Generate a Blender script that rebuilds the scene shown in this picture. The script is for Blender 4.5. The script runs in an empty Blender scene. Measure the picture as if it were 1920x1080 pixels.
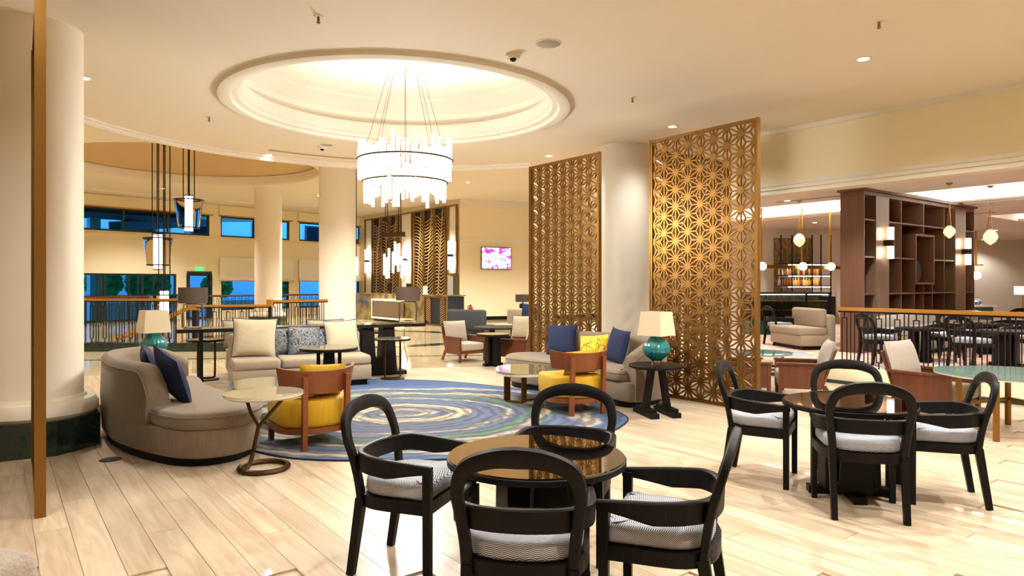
import bpy, bmesh, math, random
from mathutils import Vector, Matrix
random.seed(7)
R = math.radians
sc = bpy.context.scene
C = sc.collection
# ---------------------------------------------------------------- camera
cam_d = bpy.data.cameras.new('camera'); cam = bpy.data.objects.new('camera', cam_d); C.objects.link(cam)
cam.location = (0, 0, 1.5); cam.rotation_euler = (R(90), 0, 0)
cam_d.sensor_width = 36; cam_d.lens = 24; cam_d.shift_y = -9/1920; cam_d.clip_end = 300
sc.camera = cam
# ---------------------------------------------------------------- world: dusk sky
world = bpy.data.worlds.new('dusk'); sc.world = world; world.use_nodes = True
wn = world.node_tree.nodes; wl = world.node_tree.links
bg = wn['Background']; bg.inputs[1].default_value = 7.0
tc = wn.new('ShaderNodeTexCoord'); sep = wn.new('ShaderNodeSeparateXYZ'); wr = wn.new('ShaderNodeValToRGB')
wl.new(tc.outputs['Generated'], sep.inputs[0]); wl.new(sep.outputs[2], wr.inputs[0]); wl.new(wr.outputs[0], bg.inputs[0])
wr.color_ramp.elements[0].position = 0.0; wr.color_ramp.elements[0].color = (0.09, 0.42, 0.85, 1)
wr.color_ramp.elements[1].position = 0.8; wr.color_ramp.elements[1].color = (0.015, 0.13, 0.55, 1)
# ---------------------------------------------------------------- view
vs = sc.view_settings; vs.view_transform = 'Standard'; vs.look = 'None'; vs.gamma = 1; vs.use_curve_mapping = False
vs.exposure = 0.13
cy = sc.cycles
cy.max_bounces = 10; cy.diffuse_bounces = 5; cy.glossy_bounces = 4; cy.transmission_bounces = 8; cy.transparent_max_bounces = 12
cy.sample_clamp_indirect = 4; cy.caustics_reflective = False; cy.caustics_refractive = False
WARM = (1.0, 0.98, 0.92)
SPOTW = 1.0
def down_spot(x, y, z, power, angle=120, blend=0.6, col=WARM, radius=0.05):
    l = bpy.data.lights.new('downlight_lamp', 'SPOT'); l.energy = power*SPOTW; l.color = col; l.spot_size = R(angle); l.spot_blend = blend
    l.shadow_soft_size = radius
    o = bpy.data.objects.new('downlight_lamp', l); C.objects.link(o); o.location = (x, y, z-0.02)
    return o
# ---------------------------------------------------------------- frame helpers (1920x1080 photograph, level camera)
F_, HZ = 1280.0, 531.0
AX, AY = -0.603, 0.798       # building direction A (away to the left)
BX, BY = 0.798, 0.603        # building direction B (away to the right)
ANG_A = math.atan2(AY, AX); ANG_B = math.atan2(BY, BX)
def at(px, py, z=0.0):
    "point at height z that the photograph shows at px, py"
    Y = (1.5-z)*F_/(py-HZ); return ((px-960)/F_*Y, Y)
def dep(px, Y): return (px-960)/F_*Y
def zat(py, Y): return 1.5+(HZ-py)*Y/F_
# ---------------------------------------------------------------- materials
def lin(h):
    if isinstance(h, str):
        h = h.lstrip('#'); c = [int(h[i:i+2], 16)/255 for i in (0, 2, 4)]
        return tuple((x/12.92 if x <= .04045 else ((x+.055)/1.055)**2.4) for x in c)
    return tuple(h)
M = {}
def mat(name, col, rough=0.5, metal=0.0, emit=0, ecol=None, trans=0, ior=1.45, coat=0, spec=0.5, noise=None, bump=None, alpha=1, sheen=0):
    m = bpy.data.materials.new(name); m.use_nodes = True; M[name] = m
    n = m.node_tree.nodes; l = m.node_tree.links; p = n['Principled BSDF']
    c = lin(col); p.inputs['Base Color'].default_value = (*c, 1)
    p.inputs['Roughness'].default_value = rough; p.inputs['Metallic'].default_value = metal
    p.inputs['IOR'].default_value = ior; p.inputs['Transmission Weight'].default_value = trans
    p.inputs['Coat Weight'].default_value = coat; p.inputs['Specular IOR Level'].default_value = spec
    p.inputs['Alpha'].default_value = alpha; p.inputs['Sheen Weight'].default_value = sheen
    if emit:
        p.inputs['Emission Color'].default_value = (*lin(ecol or col), 1); p.inputs['Emission Strength'].default_value = emit
    if noise:   # (scale xyz or float, second colour, contrast)
        s, c2, w = noise; c2 = lin(c2)
        t = n.new('ShaderNodeTexCoord'); mp = n.new('ShaderNodeMapping'); nz = n.new('ShaderNodeTexNoise'); rp = n.new('ShaderNodeValToRGB')
        mp.inputs['Scale'].default_value = s if hasattr(s, '__len__') else (s, s, s)
        nz.inputs['Scale'].default_value = 1; nz.inputs['Detail'].default_value = 5; nz.inputs['Roughness'].default_value = .6
        l.new(t.outputs['Object'], mp.inputs[0]); l.new(mp.outputs[0], nz.inputs[0]); l.new(nz.outputs[0], rp.inputs[0]); l.new(rp.outputs[0], p.inputs['Base Color'])
        rp.color_ramp.elements[0].position = .5-w; rp.color_ramp.elements[0].color = (*c, 1)
        rp.color_ramp.elements[1].position = .5+w; rp.color_ramp.elements[1].color = (*c2, 1)
    if bump:    # (scale, strength)
        t = n.new('ShaderNodeTexCoord'); mp = n.new('ShaderNodeMapping'); nz = n.new('ShaderNodeTexNoise'); b = n.new('ShaderNodeBump')
        s = bump[0]; mp.inputs['Scale'].default_value = s if hasattr(s, '__len__') else (s, s, s)
        nz.inputs['Scale'].default_value = 1; nz.inputs['Detail'].default_value = 3
        b.inputs['Strength'].default_value = bump[1]; b.inputs['Distance'].default_value = .01
        l.new(t.outputs['Object'], mp.inputs[0]); l.new(mp.outputs[0], nz.inputs[0]); l.new(nz.outputs[0], b.inputs['Height']); l.new(b.outputs[0], p.inputs['Normal'])
    return m
mat('ceiling_paint', '#f7ecd8', .8, bump=(60, .02))
mat('wall_paint', '#f3e4c0', .7, bump=(60, .02))
mat('fascia_paint', '#faedca', .7)
mat('dome_paint', '#fbf3e2', .8)
mat('recess_paint', '#b89a6c', .8)
mat('column_paint', '#f5ebd8', .55)
mat('white_paint', '#f6efe2', .6)
mat('bar_wall', '#e9dfcc', .7)
mat('green_marble', '#0c1712', .15, noise=(7, '#2c3d33', .28), coat=.3)
mat('brown_marble', '#4d3b20', .12, noise=(2.2, '#9a8a5c', .16), coat=.4)
mat('bronze', '#75532a', .42, .9, noise=(9, '#86622f', .3))
mat('bronze_dark', '#4b3a26', .4, 1.0)
mat('brass', '#c08a35', .28, 1.0)
mat('brass_frame', '#8a6530', .42, .8)
mat('gold_rail', '#b9812f', .35, .25, noise=((.6, 8, 8), '#9a661f', .25), coat=.3)
mat('black_iron', '#171210', .5, .4)
mat('black_wood', '#080605', .5, noise=((4, 40, 4), '#110d0b', .25), bump=((8, 160, 8), .25), spec=.22)
mat('walnut', '#6a371c', .38, noise=((2, 22, 2), '#4b2412', .3), coat=.15)
mat('cherry', '#8a4a20', .36, noise=((2, 18, 2), '#6a3414', .3), coat=.15)
mat('shelf_wood', '#6a4a36', .5, noise=((18, 18, 1.2), '#5a3d2c', .3))
mat('shelf_dark', '#5b4332', .55, noise=((18, 18, 1.2), '#4c3728', .3))
mat('shelf_pilaster', '#75604f', .4, noise=((18, 18, 1.0), '#66513f', .3))
mat('sofa_fabric', '#7f6f5c', .85, noise=((90, 90, 6), '#6c5c49', .3), bump=((220, 220, 60), .25), sheen=.2)
mat('beige_fabric', '#a0907a', .85, noise=((8, 8, 110), '#8c7c65', .3), bump=(160, .2), sheen=.2)
mat('cream_fabric', '#bcae93', .85, noise=((8, 60, 60), '#a99a7e', .3), bump=(140, .2), sheen=.2)
mat('piping', '#3c4a5a', .8)
mat('boucle', '#b9aea0', .95, noise=(70, '#968a7c', .3), bump=(90, .6), sheen=.3)
mat('navy', '#0b1a3e', .85, sheen=.0, bump=(60, .15))
mat('grey_felt', '#3c4247', .85, noise=(40, '#2f3539', .3))
mat('yellow_velvet', '#b58a00', .7, noise=((40, 40, 3), '#c89c04', .3), sheen=.1)
mat('teal_glass', '#02565c', .08, noise=((3, 3, 9), '#0a8288', .3), coat=1.0, ior=1.5)
mat('lamp_shade', '#dccbab', .8, noise=((1, 1, 60), '#d6c3a2', .4))
mat('dark_shade', '#4c3d33', .85, noise=(60, '#3c3028', .3))
mat('chrome', '#b9ab92', .18, 1.0)
mat('bronze_mirror', '#8d774f', .03, 1.0)
mat('clear_glass', '#dfeee8', .02, trans=1.0, ior=1.45)
mat('green_glass', '#a9cfc4', .03, trans=.55, ior=1.45)
mat('pale_reflection_glass', '#cfcdb4', .04, coat=1.0)  # opaque cream base colour stands in for the reflection on the glass
mat('mirror_top', '#b9b59a', .05, .75)
mat('window_glass', '#cfe6ee', .02, trans=1.0, ior=1.02)
mat('dark_frame', '#0e2420', .4, .2)
mat('blind', '#f4eee2', .85)
mat('black_metal', '#1b1614', .45, .6)
mat('tube_glow', '#ffffff', .2, emit=1.9, ecol=(1, .96, .9))
mat('sconce_glow', '#ffffff', .3, emit=16, ecol=(1, .88, .68))
mat('globe_glow', '#ffffff', .3, emit=14, ecol=(1, .9, .72))
mat('lantern_glow', '#ffffff', .3, emit=10, ecol=(1, .93, .86))
mat('down_glow', '#ffffff', .3, emit=25, ecol=(1, .86, .64))
mat('strip_glow', '#ffffff', .3, emit=26, ecol=(1, .97, .9))
mat('dome_strip', '#ffffff', .3, emit=.7, ecol=(1, .97, .9))
mat('bar_strip', '#ffffff', .3, emit=12, ecol=(1, .95, .9))
mat('shade_glow', '#f7e6bd', .6, emit=2.5, ecol=(1, .84, .55))
mat('yellow_strip', '#ffe98a', .3, emit=7, ecol=(1, .86, .3))
mat('crystal_glow', '#e8c98a', .05, emit=1.5, ecol=(1, .72, .32), coat=.8)
mat('lantern_glass', '#f2e4d8', .02, trans=1.0, ior=1.08)
mat('grey_grille', '#a79d92', .6)
mat('slot_grey', '#9c9384', .6)
mat('sprinkler', '#8a6a45', .35, .9)
mat('camera_white', '#e9dfc6', .5)
mat('red_paint', '#a5120f', .35)
mat('paper_white', '#f0ece2', .6)
mat('exit_green', '#12b04a', .4, emit=2.0, ecol=(.02, .75, .22))
mat('teal_panel', '#06403f', .45, noise=((30, 30, 1), '#0a5655', .3))
mat('marble_white', '#e8e2d4', .2, noise=(5, '#cfc7b6', .25))
mat('cable', '#231f1c', .6)
mat('hedge', '#3f9a4a', .9, noise=(9, '#1c5a2c', .25))
mat('ext_wall', '#b9c4c6', .8)
mat('ext_dark', '#30363c', .7)
mat('ext_ground', '#7f868a', .5)
mat('carpet_edge', '#8a6a5a', .9)
mat('porcelain', '#eef0f2', .2, noise=(14, '#2850a8', .06))

def nodes_of(m): return m.node_tree.nodes, m.node_tree.links, m.node_tree.nodes['Principled BSDF']
# wood floor: grain along local x, tone by object
m = mat('oak_plank', '#d9bf9b', .34, coat=.12)
n, l, p = nodes_of(m)
t = n.new('ShaderNodeTexCoord'); oi = n.new('ShaderNodeObjectInfo'); mp = n.new('ShaderNodeMapping'); ad = n.new('ShaderNodeVectorMath'); ad.operation = 'ADD'
cmb = n.new('ShaderNodeCombineXYZ'); mul = n.new('ShaderNodeMath'); mul.operation = 'MULTIPLY'; mul.inputs[1].default_value = 37
l.new(oi.outputs['Random'], mul.inputs[0]); l.new(mul.outputs[0], cmb.inputs[0]); l.new(mul.outputs[0], cmb.inputs[1]); l.new(t.outputs['Object'], ad.inputs[0]); l.new(cmb.outputs[0], ad.inputs[1])
mp.inputs['Scale'].default_value = (1.3, 14, 1); l.new(ad.outputs[0], mp.inputs[0])
nz = n.new('ShaderNodeTexNoise'); nz.inputs['Scale'].default_value = 1; nz.inputs['Detail'].default_value = 6; nz.inputs['Distortion'].default_value = 1.2; l.new(mp.outputs[0], nz.inputs[0])
rp = n.new('ShaderNodeValToRGB'); l.new(nz.outputs[0], rp.inputs[0])
for e, (q, h) in zip(rp.color_ramp.elements, ((.3, '#bda486'), (.7, '#dccab0'))): e.position = q; e.color = (*lin(h), 1)
hs = n.new('ShaderNodeHueSaturation'); mr = n.new('ShaderNodeMapRange'); mr.inputs['To Min'].default_value = .86; mr.inputs['To Max'].default_value = 1.1
l.new(oi.outputs['Random'], mr.inputs[0]); l.new(mr.outputs[0], hs.inputs['Value']); l.new(rp.outputs[0], hs.inputs['Color']); l.new(hs.outputs[0], p.inputs['Base Color'])
# marble lobby floor with fine joints
m = mat('lobby_marble', '#e3cfa8', .08, coat=.3)
n, l, p = nodes_of(m)
t = n.new('ShaderNodeTexCoord'); mp = n.new('ShaderNodeMapping'); mp.inputs['Rotation'].default_value = (0, 0, -ANG_A)
bk = n.new('ShaderNodeTexBrick'); bk.offset = 0; bk.inputs['Scale'].default_value = 1; bk.inputs['Brick Width'].default_value = .8; bk.inputs['Row Height'].default_value = .8; bk.inputs['Mortar Size'].default_value = .004
bk.inputs['Color1'].default_value = (*lin('#e6d2ac'), 1); bk.inputs['Color2'].default_value = (*lin('#dcc69c'), 1); bk.inputs['Mortar'].default_value = (*lin('#b79c74'), 1)
l.new(t.outputs['Object'], mp.inputs[0]); l.new(mp.outputs[0], bk.inputs[0])
nz = n.new('ShaderNodeTexNoise'); nz.inputs['Scale'].default_value = 1.6; nz.inputs['Detail'].default_value = 6; l.new(t.outputs['Object'], nz.inputs[0])
mx = n.new('ShaderNodeMix'); mx.data_type = 'RGBA'; mx.blend_type = 'MULTIPLY'; mx.inputs[0].default_value = .12
l.new(bk.outputs[0], mx.inputs[6]); l.new(nz.outputs[0], mx.inputs[7]); l.new(mx.outputs[2], p.inputs['Base Color'])
# herringbone seat cloth
def herring(name, c1, c2, s):
    m = mat(name, c1, .85, sheen=.2); n, l, p = nodes_of(m)
    t = n.new('ShaderNodeTexCoord'); sp = n.new('ShaderNodeSeparateXYZ'); l.new(t.outputs['Object'], sp.inputs[0])
    def mth(op, a, b=None):
        q = n.new('ShaderNodeMath'); q.operation = op
        for i, v in enumerate((a, b)):
            if v is None: continue
            if isinstance(v, (int, float)): q.inputs[i].default_value = v
            else: l.new(v, q.inputs[i])
        return q.outputs[0]
    # zigzag: (y+z) + triangle(x)
    tri = mth('PINGPONG', mth('MULTIPLY', sp.outputs[0], s), 1.0)
    yz = mth('MULTIPLY', mth('ADD', sp.outputs[1], mth('MULTIPLY', sp.outputs[2], 1.3)), s*2.2)
    fr = mth('FRACT', mth('ADD', yz, mth('MULTIPLY', tri, .9)))
    st = mth('GREATER_THAN', fr, .55)
    mx = n.new('ShaderNodeMix'); mx.data_type = 'RGBA'; l.new(st, mx.inputs[0])
    mx.inputs[6].default_value = (*lin(c1), 1); mx.inputs[7].default_value = (*lin(c2), 1); l.new(mx.outputs[2], p.inputs['Base Color'])
    return m
herring('herringbone', '#d9dbdd', '#38456a', 45)
# geometric yellow print
m = mat('yellow_print', '#d8b80c', .7, sheen=.3); n, l, p = nodes_of(m)
t = n.new('ShaderNodeTexCoord'); vo = n.new('ShaderNodeTexVoronoi'); vo.feature = 'DISTANCE_TO_EDGE'; vo.inputs['Scale'].default_value = 11; l.new(t.outputs['Object'], vo.inputs[0])
rp = n.new('ShaderNodeValToRGB'); rp.color_ramp.interpolation = 'CONSTANT'; rp.color_ramp.elements[0].color = (*lin('#6a5a10'), 1); rp.color_ramp.elements[1].position = .035; rp.color_ramp.elements[1].color = (*lin('#dcbc0a'), 1)
l.new(vo.outputs[0], rp.inputs[0]); l.new(rp.outputs[0], p.inputs['Base Color'])
def multi(name, stops, scale, rough=.85, detail=2, coords='Object', interp='CONSTANT', stretch=(1, 1, 1), dist=0):
    m = mat(name, '#808080', rough); n, l, p = nodes_of(m)
    t = n.new('ShaderNodeTexCoord'); mp = n.new('ShaderNodeMapping'); mp.inputs['Scale'].default_value = stretch; nz = n.new('ShaderNodeTexNoise'); nz.inputs['Scale'].default_value = scale; nz.inputs['Detail'].default_value = detail; nz.inputs['Distortion'].default_value = dist
    l.new(t.outputs[coords], mp.inputs[0]); l.new(mp.outputs[0], nz.inputs[0]); rp = n.new('ShaderNodeValToRGB'); rp.color_ramp.interpolation = interp
    while len(rp.color_ramp.elements) < len(stops): rp.color_ramp.elements.new(.5)
    for e, (q, h) in zip(rp.color_ramp.elements, stops): e.position = q; e.color = (*lin(h), 1)
    l.new(nz.outputs[0], rp.inputs[0]); l.new(rp.outputs[0], p.inputs['Base Color']); return m, rp, nz
multi('blue_print', ((0, '#152039'), (.36, '#28547e'), (.44, '#a8987a'), (.48, '#3a6a92'), (.53, '#9a7f3e'), (.575, '#141d36'), (.66, '#a3977c')), 34, detail=1, dist=.6)
multi('dining_carpet', ((0, '#5a6f9a'), (.34, '#7d8bb0'), (.42, '#cdb3a0'), (.5, '#d9bda6'), (.57, '#c56b4f'), (.6, '#d8bda8'), (.72, '#8d94b3')), 2.2, detail=4, interp='LINEAR', dist=1.5)
m, rp, nz = multi('screen_picture', ((0, '#3b3bd0'), (.36, '#8f9cf0'), (.43, '#ffffff'), (.54, '#f4fbf4'), (.6, '#e83a8a'), (.66, '#7a2ad0'), (.72, '#ffffff')), 2.6, rough=.3, detail=2, interp='EASE', stretch=(1, 1, 1.3))
p = m.node_tree.nodes['Principled BSDF']; m.node_tree.links.new(rp.outputs[0], p.inputs['Emission Color']); p.inputs['Emission Strength'].default_value = 1.6
multi('bar_mirror', ((0, '#2a2013'), (.4, '#5a4a32'), (.5, '#8a744c'), (.6, '#463822'), (.75, '#a48c60')), 3, rough=.2, detail=3, interp='LINEAR', stretch=(6, 6, 1))
# agate rug
m = mat('agate_rug', '#4c6b95', .95, sheen=.2); n, l, p = nodes_of(m)
t = n.new('ShaderNodeTexCoord'); mp = n.new('ShaderNodeMapping'); mp.inputs['Location'].default_value = (0, .15, 0); mp.inputs['Scale'].default_value = (.40, .46, .4)
l.new(t.outputs['Object'], mp.inputs[0])
nz = n.new('ShaderNodeTexNoise'); nz.inputs['Scale'].default_value = 2.2; nz.inputs['Detail'].default_value = 3; l.new(mp.outputs[0], nz.inputs[0])
n2 = n.new('ShaderNodeTexNoise'); n2.inputs['Scale'].default_value = 26; n2.inputs['Detail'].default_value = 4; l.new(mp.outputs[0], n2.inputs[0])
ln = n.new('ShaderNodeVectorMath'); ln.operation = 'LENGTH'; l.new(mp.outputs[0], ln.inputs[0])
a1 = n.new('ShaderNodeMath'); a1.operation = 'MULTIPLY_ADD'; l.new(nz.outputs[0], a1.inputs[0]); a1.inputs[1].default_value = .34; l.new(ln.outputs['Value'], a1.inputs[2])
a2 = n.new('ShaderNodeMath'); a2.operation = 'MULTIPLY_ADD'; l.new(n2.outputs[0], a2.inputs[0]); a2.inputs[1].default_value = .05; l.new(a1.outputs[0], a2.inputs[2])
a3 = n.new('ShaderNodeMath'); a3.operation = 'SUBTRACT'; l.new(a2.outputs[0], a3.inputs[0]); a3.inputs[1].default_value = .19
rp = n.new('ShaderNodeValToRGB'); l.new(a3.outputs[0], rp.inputs[0])
st = ((0, '#51617a'), (.06, '#5b6a86'), (.075, '#c3b08f'), (.11, '#bca98a'), (.125, '#4f5f7d'), (.19, '#596a86'), (.20, '#c4b191'), (.275, '#cbb897'), (.29, '#5b4d49'), (.31, '#4d6285'),
      (.42, '#4a6088'), (.45, '#54607a'), (.475, '#c3b095'), (.495, '#4f6382'), (.55, '#465d88'), (.58, '#3c7a4b'), (.61, '#5a8d5e'), (.625, '#34466f'), (.67, '#c2b3a0'), (.70, '#c4b49e'), (.715, '#2f6a4c'), (.75, '#4a6f9c'), (.80, '#2f4a80'), (.83, '#bfb29f'), (.87, '#b9ad9a'), (.885, '#3a6aa0'), (1.0, '#2d5c94'))
while len(rp.color_ramp.elements) < len(st): rp.color_ramp.elements.new(.5)
for e, (q, h) in zip(rp.color_ramp.elements, st): e.position = q; e.color = (*[v*.74 for v in lin(h)], 1)
wv = n.new('ShaderNodeTexWave'); wv.wave_type = 'RINGS'; wv.rings_direction = 'Z'; wv.inputs['Scale'].default_value = 5.5; wv.inputs['Distortion'].default_value = 5; wv.inputs['Detail'].default_value = 4; wv.inputs['Detail Scale'].default_value = 2.2
l.new(mp.outputs[0], wv.inputs[0]); wr2 = n.new('ShaderNodeValToRGB'); l.new(wv.outputs[0], wr2.inputs[0])
for e, (q, h) in zip(wr2.color_ramp.elements, ((.15, '#787c86'), (.75, '#ffffff'))): e.position = q; e.color = (*lin(h), 1)
mxr = n.new('ShaderNodeMix'); mxr.data_type = 'RGBA'; mxr.blend_type = 'MULTIPLY'; mxr.inputs[0].default_value = .8; l.new(rp.outputs[0], mxr.inputs[6]); l.new(wr2.outputs[0], mxr.inputs[7]); l.new(mxr.outputs[2], p.inputs['Base Color'])
b = n.new('ShaderNodeBump'); b.inputs['Strength'].default_value = .3; n3 = n.new('ShaderNodeTexNoise'); n3.inputs['Scale'].default_value = 160; l.new(t.outputs['Object'], n3.inputs[0]); l.new(n3.outputs[0], b.inputs['Height']); b.inputs['Distance'].default_value = .01; l.new(b.outputs[0], p.inputs['Normal'])
# lattice leaves on reception panels: dark backing
mat('panel_back', '#070608', .6, noise=(1.2, '#171a2a', .25))
mat('leaf_gold', '#dcb062', .4, .4)
for i, h in enumerate(('#7a3b12', '#c9862a', '#12452a', '#e0b45a', '#c9c2ae', '#2b2b52', '#8a1c22', '#d9a13c')): mat('bottle_%d' % i, h, .12, coat=.6)

# ---------------------------------------------------------------- mesh builder
class MB:
    def __init__(s): s.v = []; s.f = []
    def add(s, vs, fs, T=None):
        k = len(s.v)
        s.v += [tuple(T @ Vector(q)) for q in vs] if T is not None else [tuple(q) for q in vs]
        s.f += [tuple(i+k for i in f) for f in fs]; return s
    def box(s, c, d, rz=0, taper=1.0, T=None):
        x, y, z = d[0]/2, d[1]/2, d[2]/2; k = taper
        vs = [(-x, -y, -z), (x, -y, -z), (x, y, -z), (-x, y, -z), (-x*k, -y*k, z), (x*k, -y*k, z), (x*k, y*k, z), (-x*k, y*k, z)]
        Q = Matrix.Translation(c) @ Matrix.Rotation(rz, 4, 'Z')
        if T is not None: Q = T @ Q
        return s.add(vs, [(3, 2, 1, 0), (4, 5, 6, 7), (0, 1, 5, 4), (1, 2, 6, 5), (2, 3, 7, 6), (3, 0, 4, 7)], Q)
    def bx(s, x0, x1, y0, y1, z0, z1, T=None): return s.box(((x0+x1)/2, (y0+y1)/2, (z0+z1)/2), (x1-x0, y1-y0, z1-z0), T=T)
    def beam(s, a, b, w, h, up=(0, 0, 1), w2=None, h2=None):
        a, b = Vector(a), Vector(b); d = (b-a).normalized(); u = Vector(up)
        if abs(d.dot(u)) > .98: u = Vector((0, 1, 0))
        sd = d.cross(u).normalized(); u = sd.cross(d).normalized(); vs = []
        for p, ww, hh in ((a, w, h), (b, w2 or w, h2 or h)):
            for i, j in ((-1, -1), (1, -1), (1, 1), (-1, 1)): vs.append(p+sd*i*ww/2+u*j*hh/2)
        return s.add(vs, [(3, 2, 1, 0), (4, 5, 6, 7), (0, 1, 5, 4), (1, 2, 6, 5), (2, 3, 7, 6), (3, 0, 4, 7)])
    def prism(s, poly, z0, z1, T=None):
        k = len(poly); vs = [(x, y, z0) for x, y in poly]+[(x, y, z1) for x, y in poly]
        fs = [tuple(range(k-1, -1, -1)), tuple(range(k, 2*k))]+[(i, (i+1) % k, k+(i+1) % k, k+i) for i in range(k)]
        return s.add(vs, fs, T)
    def lathe(s, prof, n=32, T=None, c=(0, 0, 0), cap=True):
        vs = []; fs = []
        for r, z in prof:
            for i in range(n): a = 2*math.pi*i/n; vs.append((c[0]+r*math.cos(a), c[1]+r*math.sin(a), c[2]+z))
        for j in range(len(prof)-1):
            for i in range(n): fs.append((j*n+i, j*n+(i+1) % n, (j+1)*n+(i+1) % n, (j+1)*n+i))
        if cap:
            fs.append(tuple(range(n-1, -1, -1))); k = (len(prof)-1)*n; fs.append(tuple(k+i for i in range(n)))
        return s.add(vs, fs, T)
    def cyl(s, c, r, h, n=20, r2=None, T=None): return s.lathe([(r, 0), (r2 if r2 is not None else r, h)], n, T, c)
    def tube(s, path, r, n=8, closed=False):
        P = [Vector(p) for p in path]; k = len(P); vs = []; fs = []; ref = Vector((0, 0, 1))
        for i, p in enumerate(P):
            d = (P[(i+1) % k]-P[i-1]) if closed else (P[min(i+1, k-1)]-P[max(i-1, 0)])
            d.normalize(); u = ref if abs(d.dot(ref)) < .95 else Vector((1, 0, 0))
            a = d.cross(u).normalized(); b = a.cross(d).normalized(); rr = r[i] if hasattr(r, '__len__') else r
            for j in range(n): t = 2*math.pi*j/n; vs.append(p+a*math.cos(t)*rr+b*math.sin(t)*rr)
        for i in range(k if closed else k-1):
            q = (i+1) % k
            for j in range(n): fs.append((i*n+j, i*n+(j+1) % n, q*n+(j+1) % n, q*n+j))
        if not closed: fs += [tuple(range(n-1, -1, -1)), tuple((k-1)*n+j for j in range(n))]
        return s.add(vs, fs)
    def rings(s, rings, cap=True, closed=False):
        n = len(rings[0]); vs = [q for r in rings for q in r]; fs = []; m = len(rings)
        for j in range(m if closed else m-1):
            q = (j+1) % m
            for i in range(n): fs.append((j*n+i, j*n+(i+1) % n, q*n+(i+1) % n, q*n+i))
        if cap and not closed: fs += [tuple(range(n-1, -1, -1)), tuple((m-1)*n+i for i in range(n))]
        return s.add(vs, fs)
    def rbox(s, c, d, r, seg=3, T=None):
        bm = bmesh.new(); bmesh.ops.create_cube(bm, size=1)
        for v in bm.verts: v.co = Vector((v.co.x*d[0], v.co.y*d[1], v.co.z*d[2]))
        bmesh.ops.bevel(bm, geom=bm.edges[:], offset=r, segments=seg, profile=.5, affect='EDGES')
        bm.verts.index_update(); Q = Matrix.Translation(c)
        if T is not None: Q = T @ Q
        s.add([v.co.copy() for v in bm.verts], [[v.index for v in f.verts] for f in bm.faces], Q); bm.free(); return s
    def pillow(s, w, h, t, T=None, n=14, pinch=.06):
        vs = []; fs = []; idx = {}
        for side in (1, -1):
            for i in range(n+1):
                for j in range(n+1):
                    u, v = 2*i/n-1, 2*j/n-1; edge = i in (0, n) or j in (0, n)
                    if side == -1 and edge: idx[side, i, j] = idx[1, i, j]; continue
                    k = max(0, (1-abs(u)**2.6)*(1-abs(v)**2.6))**.55
                    pin = 1-pinch*((1-u*u)*abs(v)**2+(1-v*v)*abs(u)**2)*.9
                    idx[side, i, j] = len(vs)
                    vs.append((u*w/2*(1-pinch*(1-v*v)*u*u), side*t/2*k, v*h/2*(1-pinch*(1-u*u)*v*v)))
        for side in (1, -1):
            for i in range(n):
                for j in range(n):
                    q = (idx[side, i, j], idx[side, i, j+1], idx[side, i+1, j+1], idx[side, i+1, j])
                    fs.append(q if side == 1 else q[::-1])
        return s.add(vs, fs, T)
    def puff(s, poly, z0, z1, r, crown=0.02, T=None):
        "upholstered slab with rounded top and bottom edges"
        k = len(poly); cx = sum(p[0] for p in poly)/k; cy_ = sum(p[1] for p in poly)/k
        def inset(d):
            o = []
            for i in range(k):
                a, b, c = Vector(poly[i-1]), Vector(poly[i]), Vector(poly[(i+1) % k]); t = (c-a).normalized(); nn = Vector((-t.y, t.x)); o.append(b+nn*d)
            return o
        area = sum(poly[i-1][0]*poly[i][1]-poly[i][0]*poly[i-1][1] for i in range(k)); sg = 1 if area > 0 else -1
        rg = []
        for d, z in ((r, z0), (r*.3, z0+r*.3), (0, z0+r), (0, z1-r), (r*.3, z1-r*.3), (r, z1), (r*3, z1+crown*.7)):
            rg.append([(p.x, p.y, z) for p in inset(sg*d)])
        if T is not None: rg = [[T @ Vector(q) for q in r_] for r_ in rg]
        b = len(s.v); s.rings(rg, cap=False); n0 = b; n1 = b+(len(rg)-1)*k
        s.f.append(tuple(n0+i for i in range(k-1, -1, -1)))
        top = (cx, cy_, z1+crown); top = T @ Vector(top) if T is not None else top
        s.v.append(tuple(top)); q = len(s.v)-1
        s.f += [(n1+i, n1+(i+1) % k, q) for i in range(k)]; return s
    def mesh(s, name, m=None, smooth=35):
        me = bpy.data.meshes.new(name); me.from_pydata(s.v, [], s.f); me.validate()
        bm = bmesh.new(); bm.from_mesh(me); bmesh.ops.recalc_face_normals(bm, faces=bm.faces[:]); bm.to_mesh(me); bm.free()
        if m: me.materials.append(M[m])
        if smooth:
            for q in me.polygons: q.use_smooth = True
            me.set_sharp_from_angle(angle=R(smooth))
        return me
    def build(s, name, m, parent=None, loc=None, rot=None, smooth=35):
        return place(name, s.mesh(name, m, smooth), parent, loc, rot)
def place(name, me, parent=None, loc=None, rot=None):
    o = bpy.data.objects.new(name, me); C.objects.link(o)
    if parent: o.parent = parent
    if loc: o.location = loc
    if rot is not None: o.rotation_euler = rot if hasattr(rot, '__len__') else (0, 0, rot)
    return o
def tag(o, label, cat, group=None):
    o['label'] = label; o['category'] = cat
    if group: o['group'] = group
    return o
def thing(name, label, cat, loc=(0, 0, 0), rz=0, group=None):
    o = bpy.data.objects.new(name, None); C.objects.link(o); o.empty_display_size = .1
    o.location = loc; o.rotation_euler = (0, 0, rz); return tag(o, label, cat, group)
def struct(o, label=None):
    o['kind'] = 'structure'
    if label: o['label'] = label
    return o
def dup(root, loc, rz, label=None, group=None):
    r = root.copy(); C.objects.link(r); r.location = loc; r.rotation_euler = (0, 0, rz)
    if label: r['label'] = label
    if group: r['group'] = group
    def rec(a, b):
        for ch in a.children:
            c = ch.copy(); C.objects.link(c); c.parent = b; rec(ch, c)
    rec(root, r); return r
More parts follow.
